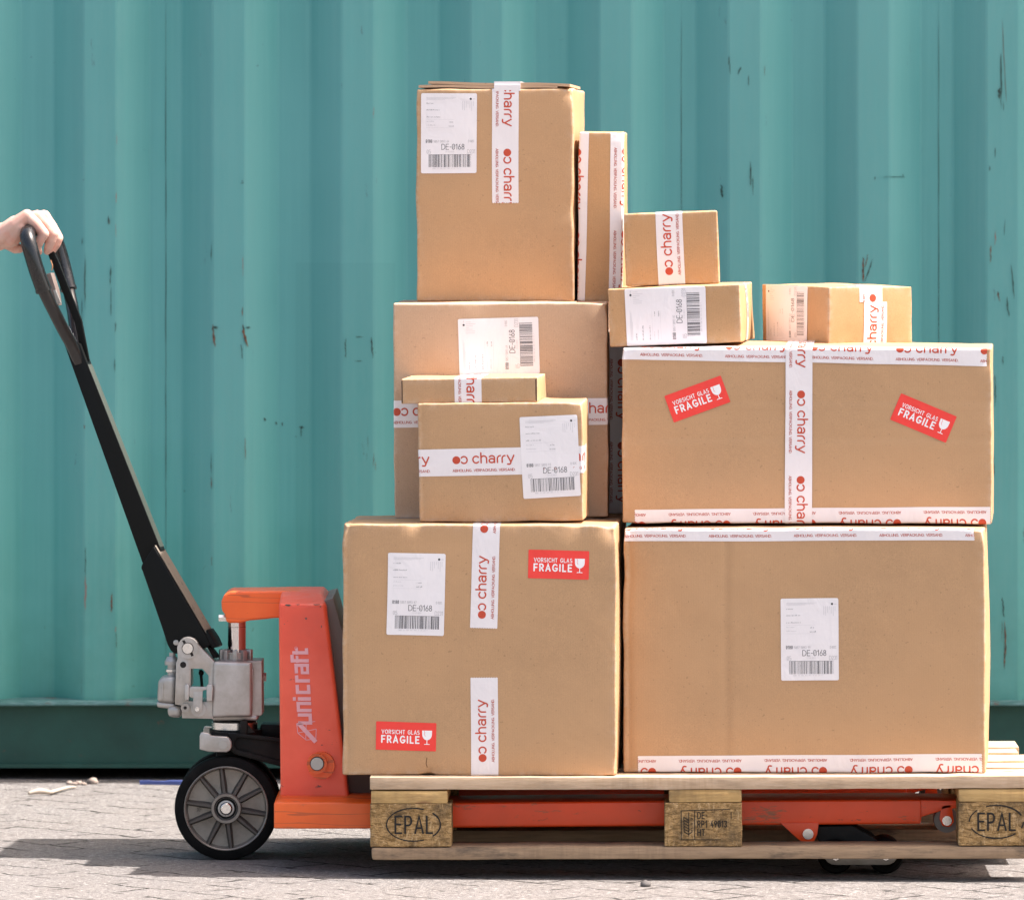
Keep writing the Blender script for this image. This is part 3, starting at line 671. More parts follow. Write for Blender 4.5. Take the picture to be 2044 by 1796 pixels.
# vertical panel seams
for x in (328, 1360, 1875): scar(x, 690, 2.2, 1380, 2, 40, 0, rr)
link('corrugated_wall', bm, [TEAL, RUST, BLK, PINK], tc)
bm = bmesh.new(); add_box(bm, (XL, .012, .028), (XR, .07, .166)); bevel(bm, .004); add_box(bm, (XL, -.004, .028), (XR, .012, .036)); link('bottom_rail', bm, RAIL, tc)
bm = bmesh.new()
nx = 140
pr = [(.060, .1585), (-.012, .1585), (-.017, .161), (-.016, .1655), (-.008, .1685), (.02, .171), (.045, .172)]; rws = []
for i in range(nx + 1):
    x = XL + (XR - XL) * i / nx; rws.append([bm.verts.new((x, a + .0025 * noise.noise(Vector((x * 6, b * 40, 1))), b + .0018 * noise.noise(Vector((x * 9, 3, b * 30))))) for a, b in pr])
for i in range(nx):
    for j in range(len(pr) - 1): bm.faces.new((rws[i][j], rws[i + 1][j], rws[i + 1][j + 1], rws[i][j + 1]))
bmesh.ops.recalc_face_normals(bm, faces=bm.faces)
link('rail_lip', bm, LIP, tc)
bm = bmesh.new(); add_box(bm, (XL, -.010, 2.5), (XR, .05, 2.59)); bevel(bm, .006); link('top_rail', bm, TEAL, tc)
bm = bmesh.new(); add_box(bm, (XL, .05, 2.55), (XR, 2.42, 2.585)); link('roof', bm, TEAL, tc)
bm = bmesh.new(); add_box(bm, (XL, 2.40, .03), (XR, 2.44, 2.55)); link('back_wall', bm, TEAL, tc)
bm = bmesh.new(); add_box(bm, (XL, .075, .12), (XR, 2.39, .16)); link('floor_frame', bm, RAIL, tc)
for x in (XL, XR - .16):
    for y in (-.004, 2.28):
        bm = bmesh.new(); add_box(bm, (x, y, .118), (x + .16, y + .16, 2.48)); bevel(bm, .008); p_ = link('corner_post', bm, TEAL, tc)
        for z in (0, 2.48):
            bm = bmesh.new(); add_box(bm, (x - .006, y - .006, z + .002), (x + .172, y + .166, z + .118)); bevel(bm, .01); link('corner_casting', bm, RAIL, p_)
    bm = bmesh.new(); add_box(bm, (x + .05, .17, .17), (x + .09, 2.27, 2.5)); link('end_wall', bm, TEAL, tc)

# ---------------------------------------------------------------- pallet
def wood(name, a, b, d, dirt, sc=1.0, knots=True):
    n = NT(name)
    g = n.noise(9 * sc, 5, .6, v=n.mapping((1, 9, 9)), dist=.8); g2 = n.noise(60 * sc, 4, .7, v=n.mapping((.35, 5, 5)))
    saw = n.noise(75, 3, .6, v=n.mapping((1, .1, .12)), dist=.4)
    c = n.mix(n.ramp(g, [(.3, 0.), (.7, 1.)]), a, b); c = n.mix(n.ramp(g2, [(.45, 0.), (.75, .6)]), c, d)
    c = n.mix(n.math('MULTIPLY', n.ramp(saw, [(.42, 0.), (.62, 1.)]), n.ramp(n.noise(3, 3, .5), [(.45, 0.), (.6, .34)])), c, d)
    if knots: c = n.mix(n.ramp(n.vor(5, 'F1', n.mapping((1, 2.2, 2.2))), [(.045, .75), (.10, 0.)]), c, (.20, .10, .05))
    c = n.mix(n.ramp(n.noise(7, 6, .72, v=n.mapping((.5, 2, 2), loc=(4, 1, 2))), [(.52, 0.), (.66, dirt)]), c, (.06, .05, .042))
    n.setb(col=c, rough=.8, spec=.25, normal=n.bump(n.math('ADD', g2, n.math('MULTIPLY', saw, .3)), .5, .0012)); return n.m
PINE = wood('pale_pine_board', (.50, .36, .235), (.62, .46, .32), (.38, .25, .145), .30)
STRG = wood('yellowish_cross_board', (.48, .31, .125), (.58, .39, .17), (.28, .16, .06), .55)
OLDW = wood('weathered_bottom_board', (.30, .205, .125), (.40, .28, .18), (.14, .10, .07), .95, .8)
n = NT('pressed_chip_block')
ch = n.noise(90, 4, .75, v=n.mapping((.55, 1, 1.7)), dist=1.6); ch2 = n.noise(48, 5, .8, v=n.mapping((1.5, 1, .6), rot=(0, .6, 0)), dist=2.2); ch3 = n.noise(260, 3, .7, v=n.mapping((.4, 1, 1.4), rot=(0, -.5, 0)), dist=1)
c = n.mix(n.ramp(ch, [(.38, 0.), (.60, 1.)]), (.20, .120, .045), (.54, .345, .155)); c = n.mix(n.ramp(ch2, [(.54, 0.), (.62, .75)]), c, (.66, .47, .26)); c = n.mix(n.ramp(ch3, [(.30, .8), (.42, 0.)]), c, (.07, .045, .022))
c = n.mix(n.ramp(n.noise(14, 5, .7), [(.47, 0.), (.64, .75)]), c, (.080, .058, .038))
n.setb(col=c, rough=.9, spec=.15, normal=n.bump(n.math('ADD', ch, ch2), .9, .0035)); CHIP = n.m
BRAND = plain('burnt_stamp', (.012, .010, .008), .8)

pal = thing('wooden_pallet', 'pale wooden transport pallet with stamped chipboard blocks, lifted on the forks', 'pallet', (PAL[0], PAL[1], PZ), (0, -math.atan(SLOPE_P), -R(PYAW)))
def board(name, lo, hi, m, seed, rough_=.0010, bow=0, r=.0015, parent=None):
    bm = bmesh.new(); add_box(bm, lo, hi)
    L_ = hi[0] - lo[0]; ax = 0 if L_ > hi[1] - lo[1] else 1; ln = (hi[ax] - lo[ax]); cuts = max(4, int(ln / .035))
    for i in range(1, cuts):
        t = lo[ax] + ln * i / cuts; no = (1, 0, 0) if ax == 0 else (0, 1, 0); co = (t, 0, 0) if ax == 0 else (0, t, 0)
        bmesh.ops.bisect_plane(bm, geom=bm.verts[:] + bm.edges[:] + bm.faces[:], plane_co=co, plane_no=no)
    bevel(bm, r, 2, 40)
    for v in bm.verts:
        q = v.co * 22 + Vector((seed * 3.1, seed, 0)); v.co += Vector((noise.noise(q), noise.noise(q + Vector((9, 0, 0))), noise.noise(q + Vector((0, 9, 0))))) * rough_
        t = (v.co[ax] - lo[ax]) / ln; v.co.z += bow * math.sin(PI * t)
    o = link(name, bm, m, parent or pal); return sharp(o, 40)
y = 0
for i, (wd) in enumerate((.145, .100, .145, .100, .145)):
    e = (.003, -.006, .004, -.010, -.002)[i]
    board('top_board', (-.0 + (e if i else 0), y, -.022), (1.2 + e, y + wd, 0), PINE, i + 1, .0012, -.0012 if i == 0 else 0); y += wd + .04125
sx = ((0, .139), (.5355, .668), (1.055, 1.2))
for i, (a, b) in enumerate(sx): board('cross_board', (a + .0015, .001, -.0475), (b, .799, -.0255 if i == 0 else -.0235), STRG, 11 + i, .0012, r=.002 if i == 0 else .005)
def block(x0, x1, y0, y1, k, marks=None):
    bm = bmesh.new(); add_box(bm, (x0, y0, -.1255), (x1, y1, -.0475)); bmesh.ops.subdivide_edges(bm, edges=bm.edges, cuts=9, use_grid_fill=True); bevel(bm, .0016, 1, 40)
    for v in bm.verts: q = v.co * 90 + Vector((k * 5, 0, 0)); v.co += Vector((noise.noise(q), noise.noise(q + Vector((4, 0, 0))), noise.noise(q + Vector((0, 4, 0))))) * .0011
    if marks:
        for poly, lay in marks:
            try: f = bm.faces.new([bm.verts.new((x0 + a, y0 - .0013 - lay * .00012, -.1255 + b)) for a, b in poly]); f.material_index = 1
            except ValueError: pass
    link('block', bm, [CHIP, BRAND], pal)
def epal(cx, cy, sc=1.0):
    out = []; e = arc(cx, cy, .0485 * sc, .0295 * sc, 0, 360, 48); r_ = random.Random(int(cx * 999))
    for i in range(0, 48, 3):
        if r_.random() > .12: out += [(q, 0) for q in ribbon(e[i:i + 4], .0024 * r_.uniform(.8, 1.25), False)]
    for p, m, l in fit_text('EPAL', cx - .0325, cy - .0150, .0300, .0034, .0660, narrow=.64): out.append((p, l))
    return out
def ippc():
    out = []; S = []; ln = lambda *p: S.append((list(p), .0014))
    ln((.030, .064), (.030, .012), (.100, .012)); ln((.030, .064), (.118, .0665)); ln((.1195, .0615), (.1195, .049)); ln((.054, .0645), (.054, .0125)); ln((.100, .012), (.1, .0125))
    ln((.0435, .061), (.0435, .019)); ln((.0345, .053), (.0350, .0265), (.0435, .0215), (.050, .0265))
    for k in range(6): ln((.0350, .052 - k * .0052), (.0430, .0475 - k * .0052))
    out = [(q, 0 if i % 2 else 1) for i, (p, w_) in enumerate(S) for q in ribbon(p, w_)]
    for i, ch_ in enumerate('IPPC'): out += [(p, l) for p, m, l in text(ch_, .0475 if ch_ != 'I' else .049, .054 - i * .0085, .005, .0009)]
    for s_, yy in (('DE-', .050), ('RP1 49013', .0345), ('HT', .0195)): out += [(p, l) for p, m, l in text(s_, .0595, yy, .0112, .0017, .24, narrow=.66)]
    return out
bx = ((0, .146), (.5290, .668), (1.0560, 1.2)); by = ((0, .1), (.328, .472), (.7, .8))
for i, (a, b) in enumerate(bx):
    for j, (c0, c1) in enumerate(by):
        mk = (epal(.078, .040) if i == 0 else (ippc() if i == 1 else epal(.068, .043))) if j == 0 else None
        block(a, b, c0 + .001, c1 - .001, i * 3 + j, mk)
for j, (c0, c1) in enumerate(((0, .1), (.328, .472), (.7, .8))): board('bottom_board', (.002, c0, -.1495 if j == 0 else -.148), (1.2 + (.004, -.02, .01)[j], c1, -.1265), OLDW, 31 + j, .0014, .001, r=.006 if j == 0 else .003)

# ---------------------------------------------------------------- litter on the yard
def chip_mesh(seed, sx_, sy_, sz_):
    bm = bmesh.new(); bmesh.ops.create_icosphere(bm, subdivisions=2, radius=1)
    for v in bm.verts: v.co *= 1 + .35 * noise.noise(v.co * 1.3 + Vector((seed, 0, 0))); v.co = Vector((v.co.x * sx_, v.co.y * sy_, v.co.z * sz_))
    return bm
GREYST = plain('grey_stone', (.11, .10, .095), .9); PALEST = plain('pale_stone', (.30, .24, .20), .9)
BLUE = plain('blue_plastic', (.06, .09, .28), .5); BONE = plain('pale_dry_leaf', (.42, .36, .29), .8)
def ground_at(x, y):
    k = ZC / (y - HY) * 1.0; Y = F * k - DIST; p = at(x, y, Y); return Vector((p.x, p.y, gz(p.x)))
o = link('pebble', chip_mesh(1, .010, .009, .007), GREYST, smooth=True, loc=ground_at(1287, 1765) + Vector((0, 0, .004))); tag(o, 'dark grey pebble lying on the sunlit paving in front of the pallet', 'pebble')
for k, (x, y, s_) in enumerate(((138, 1566, .008), (148, 1567, .006), (156, 1566, .008), (167, 1567, .006), (185, 1564, .012))):
    o = link('pebble', chip_mesh(k + 3, s_, s_, s_ * .6), PALEST, smooth=True, loc=ground_at(x, y) + Vector((0, 0, s_ * .4)))
    tag(o, ('leftmost of the tiny pale pebbles at the container foot', 'smallest of the tiny pale pebbles, second from the left at the container foot', 'third from the left of the tiny pale pebbles at the container foot', 'fourth from the left of the pale pebbles, next to the largest', 'largest pale pebble at the foot of the container')[k], 'pebble', 'pale pebbles at the foot of the container')
bm = bmesh.new(); p0 = ground_at(278, 1566); p1 = ground_at(372, 1565); add_box(bm, (0, 0, 0), (p1.x - p0.x, .012, .008)); bmesh.ops.subdivide_edges(bm, edges=bm.edges, cuts=5, use_grid_fill=True)
for v in bm.verts: v.co.z += .002 * noise.noise(v.co * 30); v.co.y += .003 * noise.noise(v.co * 20)
tag(link('plastic_strip', bm, BLUE, loc=p0), 'flat blue plastic strip on the ground at the foot of the container', 'plastic strip')
bm = bmesh.new(); a, b = ground_at(56, 1590), ground_at(100, 1588); c_ = ground_at(112, 1580)
tube(bm, [a + Vector((0, 0, .006)), a.lerp(b, .5) + Vector((0, 0, .010)), b + Vector((0, 0, .006))], [.003, .0065, .004], 8)
tube(bm, [b + Vector((0, 0, .006)), c_ + Vector((.02, .02, .006)), ground_at(150, 1574) + Vector((0, 0, .003))], [.004, .003, .002], 6)
tag(link('dry_twig', bm, BONE, smooth=True), 'pale dry twig with a broad end lying on the sunlit paving at the left', 'twig')
# ---------------------------------------------------------------- pallet truck
def paint(name, col, worn, sx_=1.0, amount=.60, dust=.35, lines=.55):
    n = NT(name)
    a = n.noise(16, 6, .75, v=n.mapping((.30 * sx_, 1, 2.2))); b = n.noise(70, 5, .75, v=n.mapping((.5, 1, 1.6))); d = n.noise(7, 4, .6)
    c = n.mix(n.ramp(d, [(.35, 0.), (.7, 1.)]), col, tuple(v * .82 for v in col))
    c = n.mix(n.ramp(d, [(.30, dust), (.62, 0.)]), c, (col[0] * .85, col[1] * 2.4, col[2] * 3.5 + .02))
    c = n.mix(n.ramp(a, [(amount, 0.), (amount + .07, .8)]), c, worn)
    c = n.mix(n.ramp(b, [(.66, 0.), (.70, .85)]), c, (.06, .045, .035))
    ln = n.ramp(n.wave(5, v=n.mapping((.25, 1, 3), rot=(0, .08, 0)), dist=9, ds=3, d='Z'), [(.965, 0.), (.99, lines)]); c = n.mix(ln, c, (.10, .04, .025))
    n.setb(col=c, rough=n.ramp(b, [(.4, .30), (.7, .5)]), coat=.2, coatr=.2, normal=n.bump(n.noise(12, 3, .5), .12, .004)); return n.m
ORANGE = paint('orange_tower_paint', (.97, .100, .040), (.60, .10, .06), 1, .80, .25, 0.0)
ORANGE_B = paint('bright_orange_paint', (.92, .125, .012), (.30, .13, .06), 1, .64, .12, .4)
ORANGE_F = paint('scraped_orange_fork_paint', (.97, .085, .010), (.26, .12, .05), 1.6, .60, .0, 0.0)
n = NT('cast_aluminium'); a = n.noise(300, 3, .7); b = n.noise(18, 5, .65)
n.setb(col=n.mix(n.ramp(b, [(.35, 0.), (.72, .8)]), (.50, .485, .465), (.27, .24, .20)), metal=.55, rough=.40, normal=n.bump(a, .35, .0008)); ALU = n.m
n = NT('wheel_aluminium'); b = n.noise(30, 5, .65); n.setb(col=n.mix(n.ramp(b, [(.4, 0.), (.7, .8)]), (.27, .245, .215), (.16, .14, .12)), metal=.45, rough=.42, normal=n.bump(n.noise(350, 2, .6), .25, .0006)); RIM = n.m
STEEL = plain('bright_steel', (.72, .71, .70), .25, 1.0); DSTEEL = plain('dull_steel', (.42, .41, .39), .45, .8)
CHROME = plain('chromed_piston', (.62, .60, .60), .12, 1.0)
n = NT('black_tyre_rubber'); n.setb(col=n.mix(n.ramp(n.noise(25, 4, .6), [(.4, 0.), (.7, .5)]), (.006, .006, .006), (.018, .017, .016)), rough=.75, spec=.08); TYRE = n.m
n = NT('black_enamel'); n.setb(col=(.006, .007, .007), rough=.45, spec=.12, normal=n.bump(n.noise(40, 3, .5), .08, .002)); BLACK = n.m
n = NT('black_cast_iron'); n.setb(col=n.mix(n.ramp(n.noise(20, 4, .6), [(.4, 0.), (.7, .6)]), (.008, .008, .008), (.030, .026, .022)), rough=.55, spec=.15); IRON = n.m
n = NT('glossy_grip_plastic'); n.setb(col=(.006, .007, .008), rough=n.ramp(n.noise(90, 4, .7, v=n.mapping((1, 1, .4))), [(.45, .20), (.65, .42)]), spec=.55); GRIP = n.m
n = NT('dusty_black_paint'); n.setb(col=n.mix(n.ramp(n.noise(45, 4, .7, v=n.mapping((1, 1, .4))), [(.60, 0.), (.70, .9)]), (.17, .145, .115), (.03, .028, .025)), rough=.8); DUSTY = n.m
GREYM = plain('grey_primer_steel', (.16, .125, .110), .55); LOGO = plain('faded_pink_lettering', (.84, .42, .45), .45); DARK = plain('dark_recess', (.012, .010, .009), .8)

TP = Vector((-.30, .42, 0)); truck = thing('pallet_truck', 'orange hand pallet truck with black steering handle, its forks under the pallet', 'pallet truck', TP)
def tl(name, bm, m, smooth_=None, parent=None, deg=35):
    o = link(name, bm, m, parent or truck)
    if not parent: o.matrix_parent_inverse = Matrix.Translation(-TP)
    if smooth_ is not False: sharp(o, deg)
    return o
def baked(o, mods):
    """apply modifiers to a mesh object for good"""
    for t, kw in mods:
        m = o.modifiers.new('m', t)
        for k, v in kw.items(): setattr(m, k, v)
    dg = bpy.context.evaluated_depsgraph_get(); dg.update(); me = bpy.data.meshes.new_from_object(o.evaluated_get(dg)); o.modifiers.clear(); old = o.data; o.data = me; bpy.data.meshes.remove(old); return o
def loft(bm, rings, bev=0):
    b2 = bmesh.new(); rows = []
    for (xa, xb, Ya, Yb, yv) in rings:
        a, b = at(xa, yv, Ya), at(xb, yv, Ya); rows.append([b2.verts.new(c) for c in ((a.x, Ya, a.z), (b.x, Ya, a.z), (b.x, Yb, a.z), (a.x, Yb, a.z))])
    for k in range(len(rows) - 1):
        for i in range(4): b2.faces.new((rows[k][i], rows[k][(i + 1) % 4], rows[k + 1][(i + 1) % 4], rows[k + 1][i]))
    b2.faces.new(rows[0][::-1]); b2.faces.new(rows[-1]); bmesh.ops.recalc_face_normals(b2, faces=b2.faces); bevel(b2, bev, 4, 12)
    me = bpy.data.meshes.new('t'); b2.to_mesh(me); b2.free(); bm.from_mesh(me)

# frame: tower, shoe, forks
bm = bmesh.new(); loft(bm, [(559, 696, .215, .62, 1594), (555.5, 650, .245, .59, 1205), (560, 642, .325, .52, 1182)], .007)
# paint chips along the fold
rc = random.Random(5)
for (x, y, a, b) in ((574, 1206.5, 12, 6), (594, 1205.5, 8, 4), (631, 1206, 15, 4), (610, 1234, 5, 5), (639, 1210, 4, 3), (567, 1245, 3, 1), (641, 1250, 2, 6), (585, 1310, 2, 1.5)):
    t = (1594 - y) / 389; Y = .215 + .030 * t - .0009
    if y < 1206: Y += .0005
    vs = [bm.verts.new(at(x + a * .5 * math.cos(k * PI / 5) * rc.uniform(.6, 1.1), max(1205.4, y + b * .5 * math.sin(k * PI / 5) * rc.uniform(.6, 1.1)), Y)) for k in range(10)]
    try: bm.faces.new(vs).material_index = 1
    except ValueError: pass
tower = tl('tower', bm, [ORANGE, plain('bare_chipped_metal', (.13, .10, .08), .7)], deg=60)
bm = bmesh.new(); prism(bm, [(640, 1200), (664, 1193), (684, 1262), (716, 1400), (748, 1593), (660, 1593)], .270, .60, .27, .003); tl('rear_plate', bm, GREYM)
bm = bmesh.new()
prism(bm, [(442, 1218), (441, 1200), (446, 1187), (458, 1180), (560, 1179), (600, 1180), (600, 1233), (548, 1233), (520, 1236), (497, 1238), (480, 1243), (458, 1243), (450, 1240), (449, 1227)], .352, .488, .352, .010, 5)
arm = tl('top_arm', bm, ORANGE_B, deg=60)
bm = bmesh.new(); ring_cyl(bm, at(436, 1233, .42), at(452, 1233, .42), .0062, n=6); tl('arm_bolt', bm, STEEL, parent=arm)
bm = bmesh.new(); loft(bm, [(546, 770, .112, .73, 1653), (546, 770, .112, .73, 1601), (553, 764, .135, .71, 1594)], .004); tl('shoe', bm, ORANGE_B, deg=50)
p = at(632, 1523, .22)
bm = bmesh.new(); cyl_y(bm, (632, 1523), 20, .190, .24, .20, .003); cyl_y(bm, (640, 1528), 27, .205, .26, .20, .008, r2=29)
pv = tl('pivot_boss', bm, ORANGE_B); bm = bmesh.new(); cyl_y(bm, (632, 1523), 14, .1865, .24, .19, .001); tl('boss_rim', bm, DARK, parent=pv); bm = bmesh.new(); cyl_y(bm, (632, 1523), 12.5, .1845, .24, .19, .001); tl('pivot_pin', bm, DSTEEL, parent=pv)
for Y0, Y1, nm in ((.110, .268, 0), (.572, .730, 1)):
    bm = bmesh.new(); prism(bm, [(765, 1602.5), (1300, 1598), (1838, 1595), (1838, 1643.5), (1300, 1648), (765, 1652.5)], Y0, Y1, .110, .006, 3)
    prism(bm, [(1834, 1596), (1950, 1598), (1985, 1603), (1985, 1609), (1930, 1611), (1890, 1614), (1836, 1631)], Y0 + .004, Y1 - .004, .11, .003)
    fk = tl('fork', bm, ORANGE_F)
    bm = bmesh.new(); prism(bm, [(1556, 1641), (1592, 1674), (1602, 1680), (1612, 1681.5), (1624, 1677), (1630, 1664), (1633, 1641)], Y0 - .003, Y0 + .006, .110, .0015); lug = tl('lug', bm, ORANGE_F, parent=fk)
    bm = bmesh.new(); cyl_y(bm, (1611.5, 1663), 10.6, Y0 - .007, Y0 + .15, .11, .0012); tl('lug_pin', bm, STEEL, parent=lug)
    bm = bmesh.new(); cyl_y(bm, (1889, 1637), 25, Y0 + .012, Y0 + .05, .11, .003); er = tl('entry_roller', bm, plain('grey_roller_nylon', (.20, .185, .17), .6))
    bm = bmesh.new(); prism(bm, [(1878, 1606), (1898, 1604), (1903, 1640), (1894, 1650), (1880, 1648), (1874, 1634)], Y0 + .004, Y0 + .010, .11, .002); tl('roller_bracket', bm, ORANGE_F, parent=er)
    bm = bmesh.new(); cyl_y(bm, (1889, 1637), 9.5, Y0 - .001, Y0 + .05, .11, .001); tl('roller_nut', bm, STEEL, parent=er)
    # tandem load rollers in their rocking frame
    for ya, yb in ((.012, .030), (.125, .140)): bm = bmesh.new(); prism(bm, [(1618, 1650), (1700, 1648), (1745, 1672), (1772, 1700), (1748, 1714), (1662, 1712), (1640, 1690)], Y0 + ya, Y0 + yb, .11, .003); tl('roller_frame', bm, IRON)
    for cx in (1667, 1767):
        bm = bmesh.new(); q = at(cx, 1708, .112); rr_ = 35 / px(.112)
        lathe(bm, [(.014, .004), (rr_ * .62, .004), (rr_ * .66, 0), (rr_ * .9, 0), (rr_, .006), (rr_, .094), (rr_ * .9, .1), (.014, .1)], (q.x, Y0 + .004, q.z), 'Y', 36); lr = tl('load_roller', bm, TYRE)
        bm = bmesh.new(); lathe(bm, [(.0, -.004), (.007, -.004), (.0095, -.001), (.013, .002), (.013, .02)], (q.x, Y0 + .002, q.z), 'Y', 24); tl('roller_axle', bm, STEEL, parent=lr)
    bm = bmesh.new(); prism(bm, arc(1667, 1708, 22, 17, 90, 270, 8) + arc(1767, 1708, 22, 17, -90, 90, 8), Y0 - .001, Y0 + .003, .11, .001); cyl_y(bm, (1717, 1704), 12, Y0 - .004, Y0, .11, .001); tl('rocker_plate', bm, ALU)
bm = bmesh.new(); prism(bm, [(700, 1600), (1500, 1612), (1640, 1650), (1640, 1662), (1480, 1628), (700, 1618)], .186, .200, .19, .002); tl('push_rod', bm, IRON)

# lettering on the tower: slanted symbol and block letters, reading upwards
def tw(a, b):
    """a across (right), b up the tower, picture units from the foot of the lettering"""
    x, y = 588.5 + a, 1480 - b; t = (1594 - y) / (1594 - 1205); Y = .215 + .030 * t - .0012; return at(x, y, Y)
bm = bmesh.new()
def stroke(pts, w_, lay=0, cap=False):
    for q in ribbon(pts, w_, cap):
        vs = []
        for a, b in q:
            p = tw(a, b); p.y -= lay * .00012; vs.append(bm.verts.new(p))
        try: bm.faces.new(vs)
        except ValueError: pass
# letters: u n i c r a f t in a frame where u runs up the tower and v runs left
def LT(u, v, lean=-.055): return (36 - v + lean * u * 1.0, u)
def lst(pts, w_=6.6, lay=0): stroke([LT(u, v) for u, v in pts], w_, lay)
u0 = 38
lst([(u0, 28), (u0, 3.4), (u0 + 16, 3.4), (u0 + 16, 28)])                      # u (rotated frame: u along reading)
u0 = 63; lst([(u0, 0), (u0, 26), (u0 + 14, 26), (u0 + 14, 0)], lay=1)          # n
u0 = 86; lst([(u0, 0), (u0, 26)], 7, 0); lst([(u0, 30), (u0, 36)], 7)          # i
u0 = 96; lst([(u0 + 18, 3.4), (u0 + 3, 3.4), (u0 + 3, 26), (u0 + 18, 26)], lay=1)  # c
u0 = 122; lst([(u0, 0), (u0, 26), (u0 + 11, 26)])                              # r
u0 = 136; lst([(u0 + 1, 26), (u0 + 17, 26), (u0 + 17, 0)], lay=1); lst([(u0 + 14, 3.4), (u0 + 2, 3.4), (u0 + 2, 14.5), (u0 + 14, 14.5)], 5.6, 2)  # a
u0 = 162; lst([(u0, 0), (u0, 33), (u0 + 12, 33)]); lst([(u0 - 4, 23), (u0 + 10, 23)], 5.2, 1)   # f
u0 = 178; lst([(u0, 32), (u0, 3.4), (u0 + 9, 3.4)], lay=2); lst([(u0 - 4, 23), (u0 + 9, 23)], 5.2, 3)  # t
stroke([(1.5 + 3 * math.cos(R(a)), 187 + 3 * math.sin(R(a))) for a in range(0, 361, 30)], .7)
# wire cube and slanted bar
stroke([(6, 38), (41, 0)], 8.5, 0)
for seg in (((3, 37), (40, 41)), ((3, 37), (5, 18)), ((5, 18), (22, 4)), ((22, 4), (41, 6)), ((22, 40), (21, 4)), ((5, 18), (42, 26)), ((41, 6), (42, 26))): stroke(list(seg), 1.3, 2)
tl('tower_lettering', bm, LOGO, False, parent=tower)
# pump unit
Z3 = lambda x, y: ((550 + x / 3.265) * .5298, (2350 + y / 3.265) * .5298)
P3 = lambda L_: [Z3(*p) for p in L_]
zu = .5298 / 3.265
bm = bmesh.new()
ringp = [(510 + 130 * math.cos(R(a)), 297 - 130 * math.sin(R(a))) for a in range(20, 171, 15)]
prism(bm, P3([(836, 462)] + ringp + [(382, 330), (386, 420), (366, 480), (362, 640), (350, 985), (430, 1000), (440, 1155), (820, 1165), (836, 1100)]), .362, .465, .362)
bmesh.ops.recalc_face_normals(bm, faces=bm.faces)
web = tl('pump_housing', bm, ALU, False)
bm = bmesh.new(); prism(bm, P3([(548, 548), (690, 548), (765, 632), (765, 770), (740, 800), (740, 955), (522, 945), (522, 800), (548, 775)]), .30, .52, .362); cut_ = link('cutter', bm, ALU)
baked(web, [('BOOLEAN', dict(object=cut_, operation='DIFFERENCE', solver='EXACT')), ('BEVEL', dict(width=.0022, segments=2, limit_method='ANGLE'))]); bpy.data.objects.remove(cut_); sharp(web, 40)
bm = bmesh.new(); prism(bm, P3([(822, 463), (1225, 470), (1300, 468), (1300, 1140), (1225, 1143), (806, 1150)]), .356, .484, .356, .007, 4)
prism(bm, P3([(1230, 462), (1420, 458), (1424, 1120), (1400, 1138), (1230, 1138)]), .376, .464, .356, .013, 5)
prism(bm, P3([(806, 1125), (1370, 1125), (1370, 1200), (806, 1200)]), .374, .466, .356, .010, 4); pb = tl('pump_body', bm, ALU, deg=50)
bm = bmesh.new(); prism(bm, P3([(1286, 550), (1312, 556), (1300, 1066), (1264, 1062)]), .3605, .38, .356, .003, 3); tl('rib', bm, ALU, parent=pb)
bm = bmesh.new(); q = at(*Z3(1448, 650), .41); ring_cyl(bm, q + Vector((-.012, 0, 0)), q + Vector((.004, 0, 0)), .0085, n=6); ring_cyl(bm, q + Vector((-.012, 0, .018)), q + Vector((-.003, 0, .018)), .004, n=12); tl('side_plug', bm, DSTEEL, parent=pb)
bm = bmesh.new(); cyl_y(bm, Z3(510, 297), 130 * zu, .355, .472, .356, .002); bs = tl('pivot_ear', bm, ALU)
bm = bmesh.new(); cyl_y(bm, Z3(510, 297), 72 * zu, .3535, .36, .356, .0005); tl('ear_groove', bm, DARK, parent=bs)
bm = bmesh.new()
for a, b in (((440, 205), (480, 245)), ((535, 350), (568, 392))): prism(bm, P3([(a[0], a[1]), (a[0] + 30, a[1] - 10), (b[0] + 16, b[1] - 6), (b[0] - 14, b[1] + 6)]), .3542, .357, .356)
tl('roll_pin', bm, DARK, parent=bs)
bm = bmesh.new(); cyl_y(bm, Z3(510, 297), 64 * zu, .3500, .48, .356, .0012); tl('ear_pin', bm, STEEL, parent=bs)
bm = bmesh.new(); cyl_y(bm, Z3(453, 500), 38 * zu, .3612, .37, .362); tl('side_hole', bm, DARK, parent=web)
bm = bmesh.new(); cyl_y(bm, Z3(478, 1028), 54 * zu, .3555, .365, .356, .001); cyl_y(bm, Z3(640, 1046), 92 * zu, .3560, .366, .356, .002); k1 = tl('cam_roller', bm, ALU)
bm = bmesh.new(); cyl_y(bm, Z3(478, 1028), 20 * zu, .3545, .36, .356); tl('cam_hole', bm, DARK, parent=k1)
bm = bmesh.new(); prism(bm, P3([(580, 830), (695, 830), (688, 1050), (665, 1085), (628, 1098), (592, 1085), (576, 1050)]), .3500, .3548, .356, .0012)
prism(bm, P3([(540, 765), (770, 770), (770, 800), (700, 812), (690, 900), (560, 905), (525, 880), (530, 800)]), .3505, .3600, .356, .0015); tl('release_lever', bm, ALU)
bm = bmesh.new(); cyl_y(bm, Z3(628, 1042), 27 * zu, .3470, .352, .356, .0008); tl('lever_bolt', bm, STEEL)
for (a, b, c_, d) in ((474, 735, 535, 940), (742, 738, 822, 952)):
    bm = bmesh.new(); prism(bm, P3([(a, b + 20), (a + 20, b), (c_ - 10, b + 5), (c_, b + 30), (c_ - 8, d - 10), (a + 12, d), (a, d - 20)]), .3490, .366, .356, .0035, 3); tl('lever_cheek', bm, ALU)
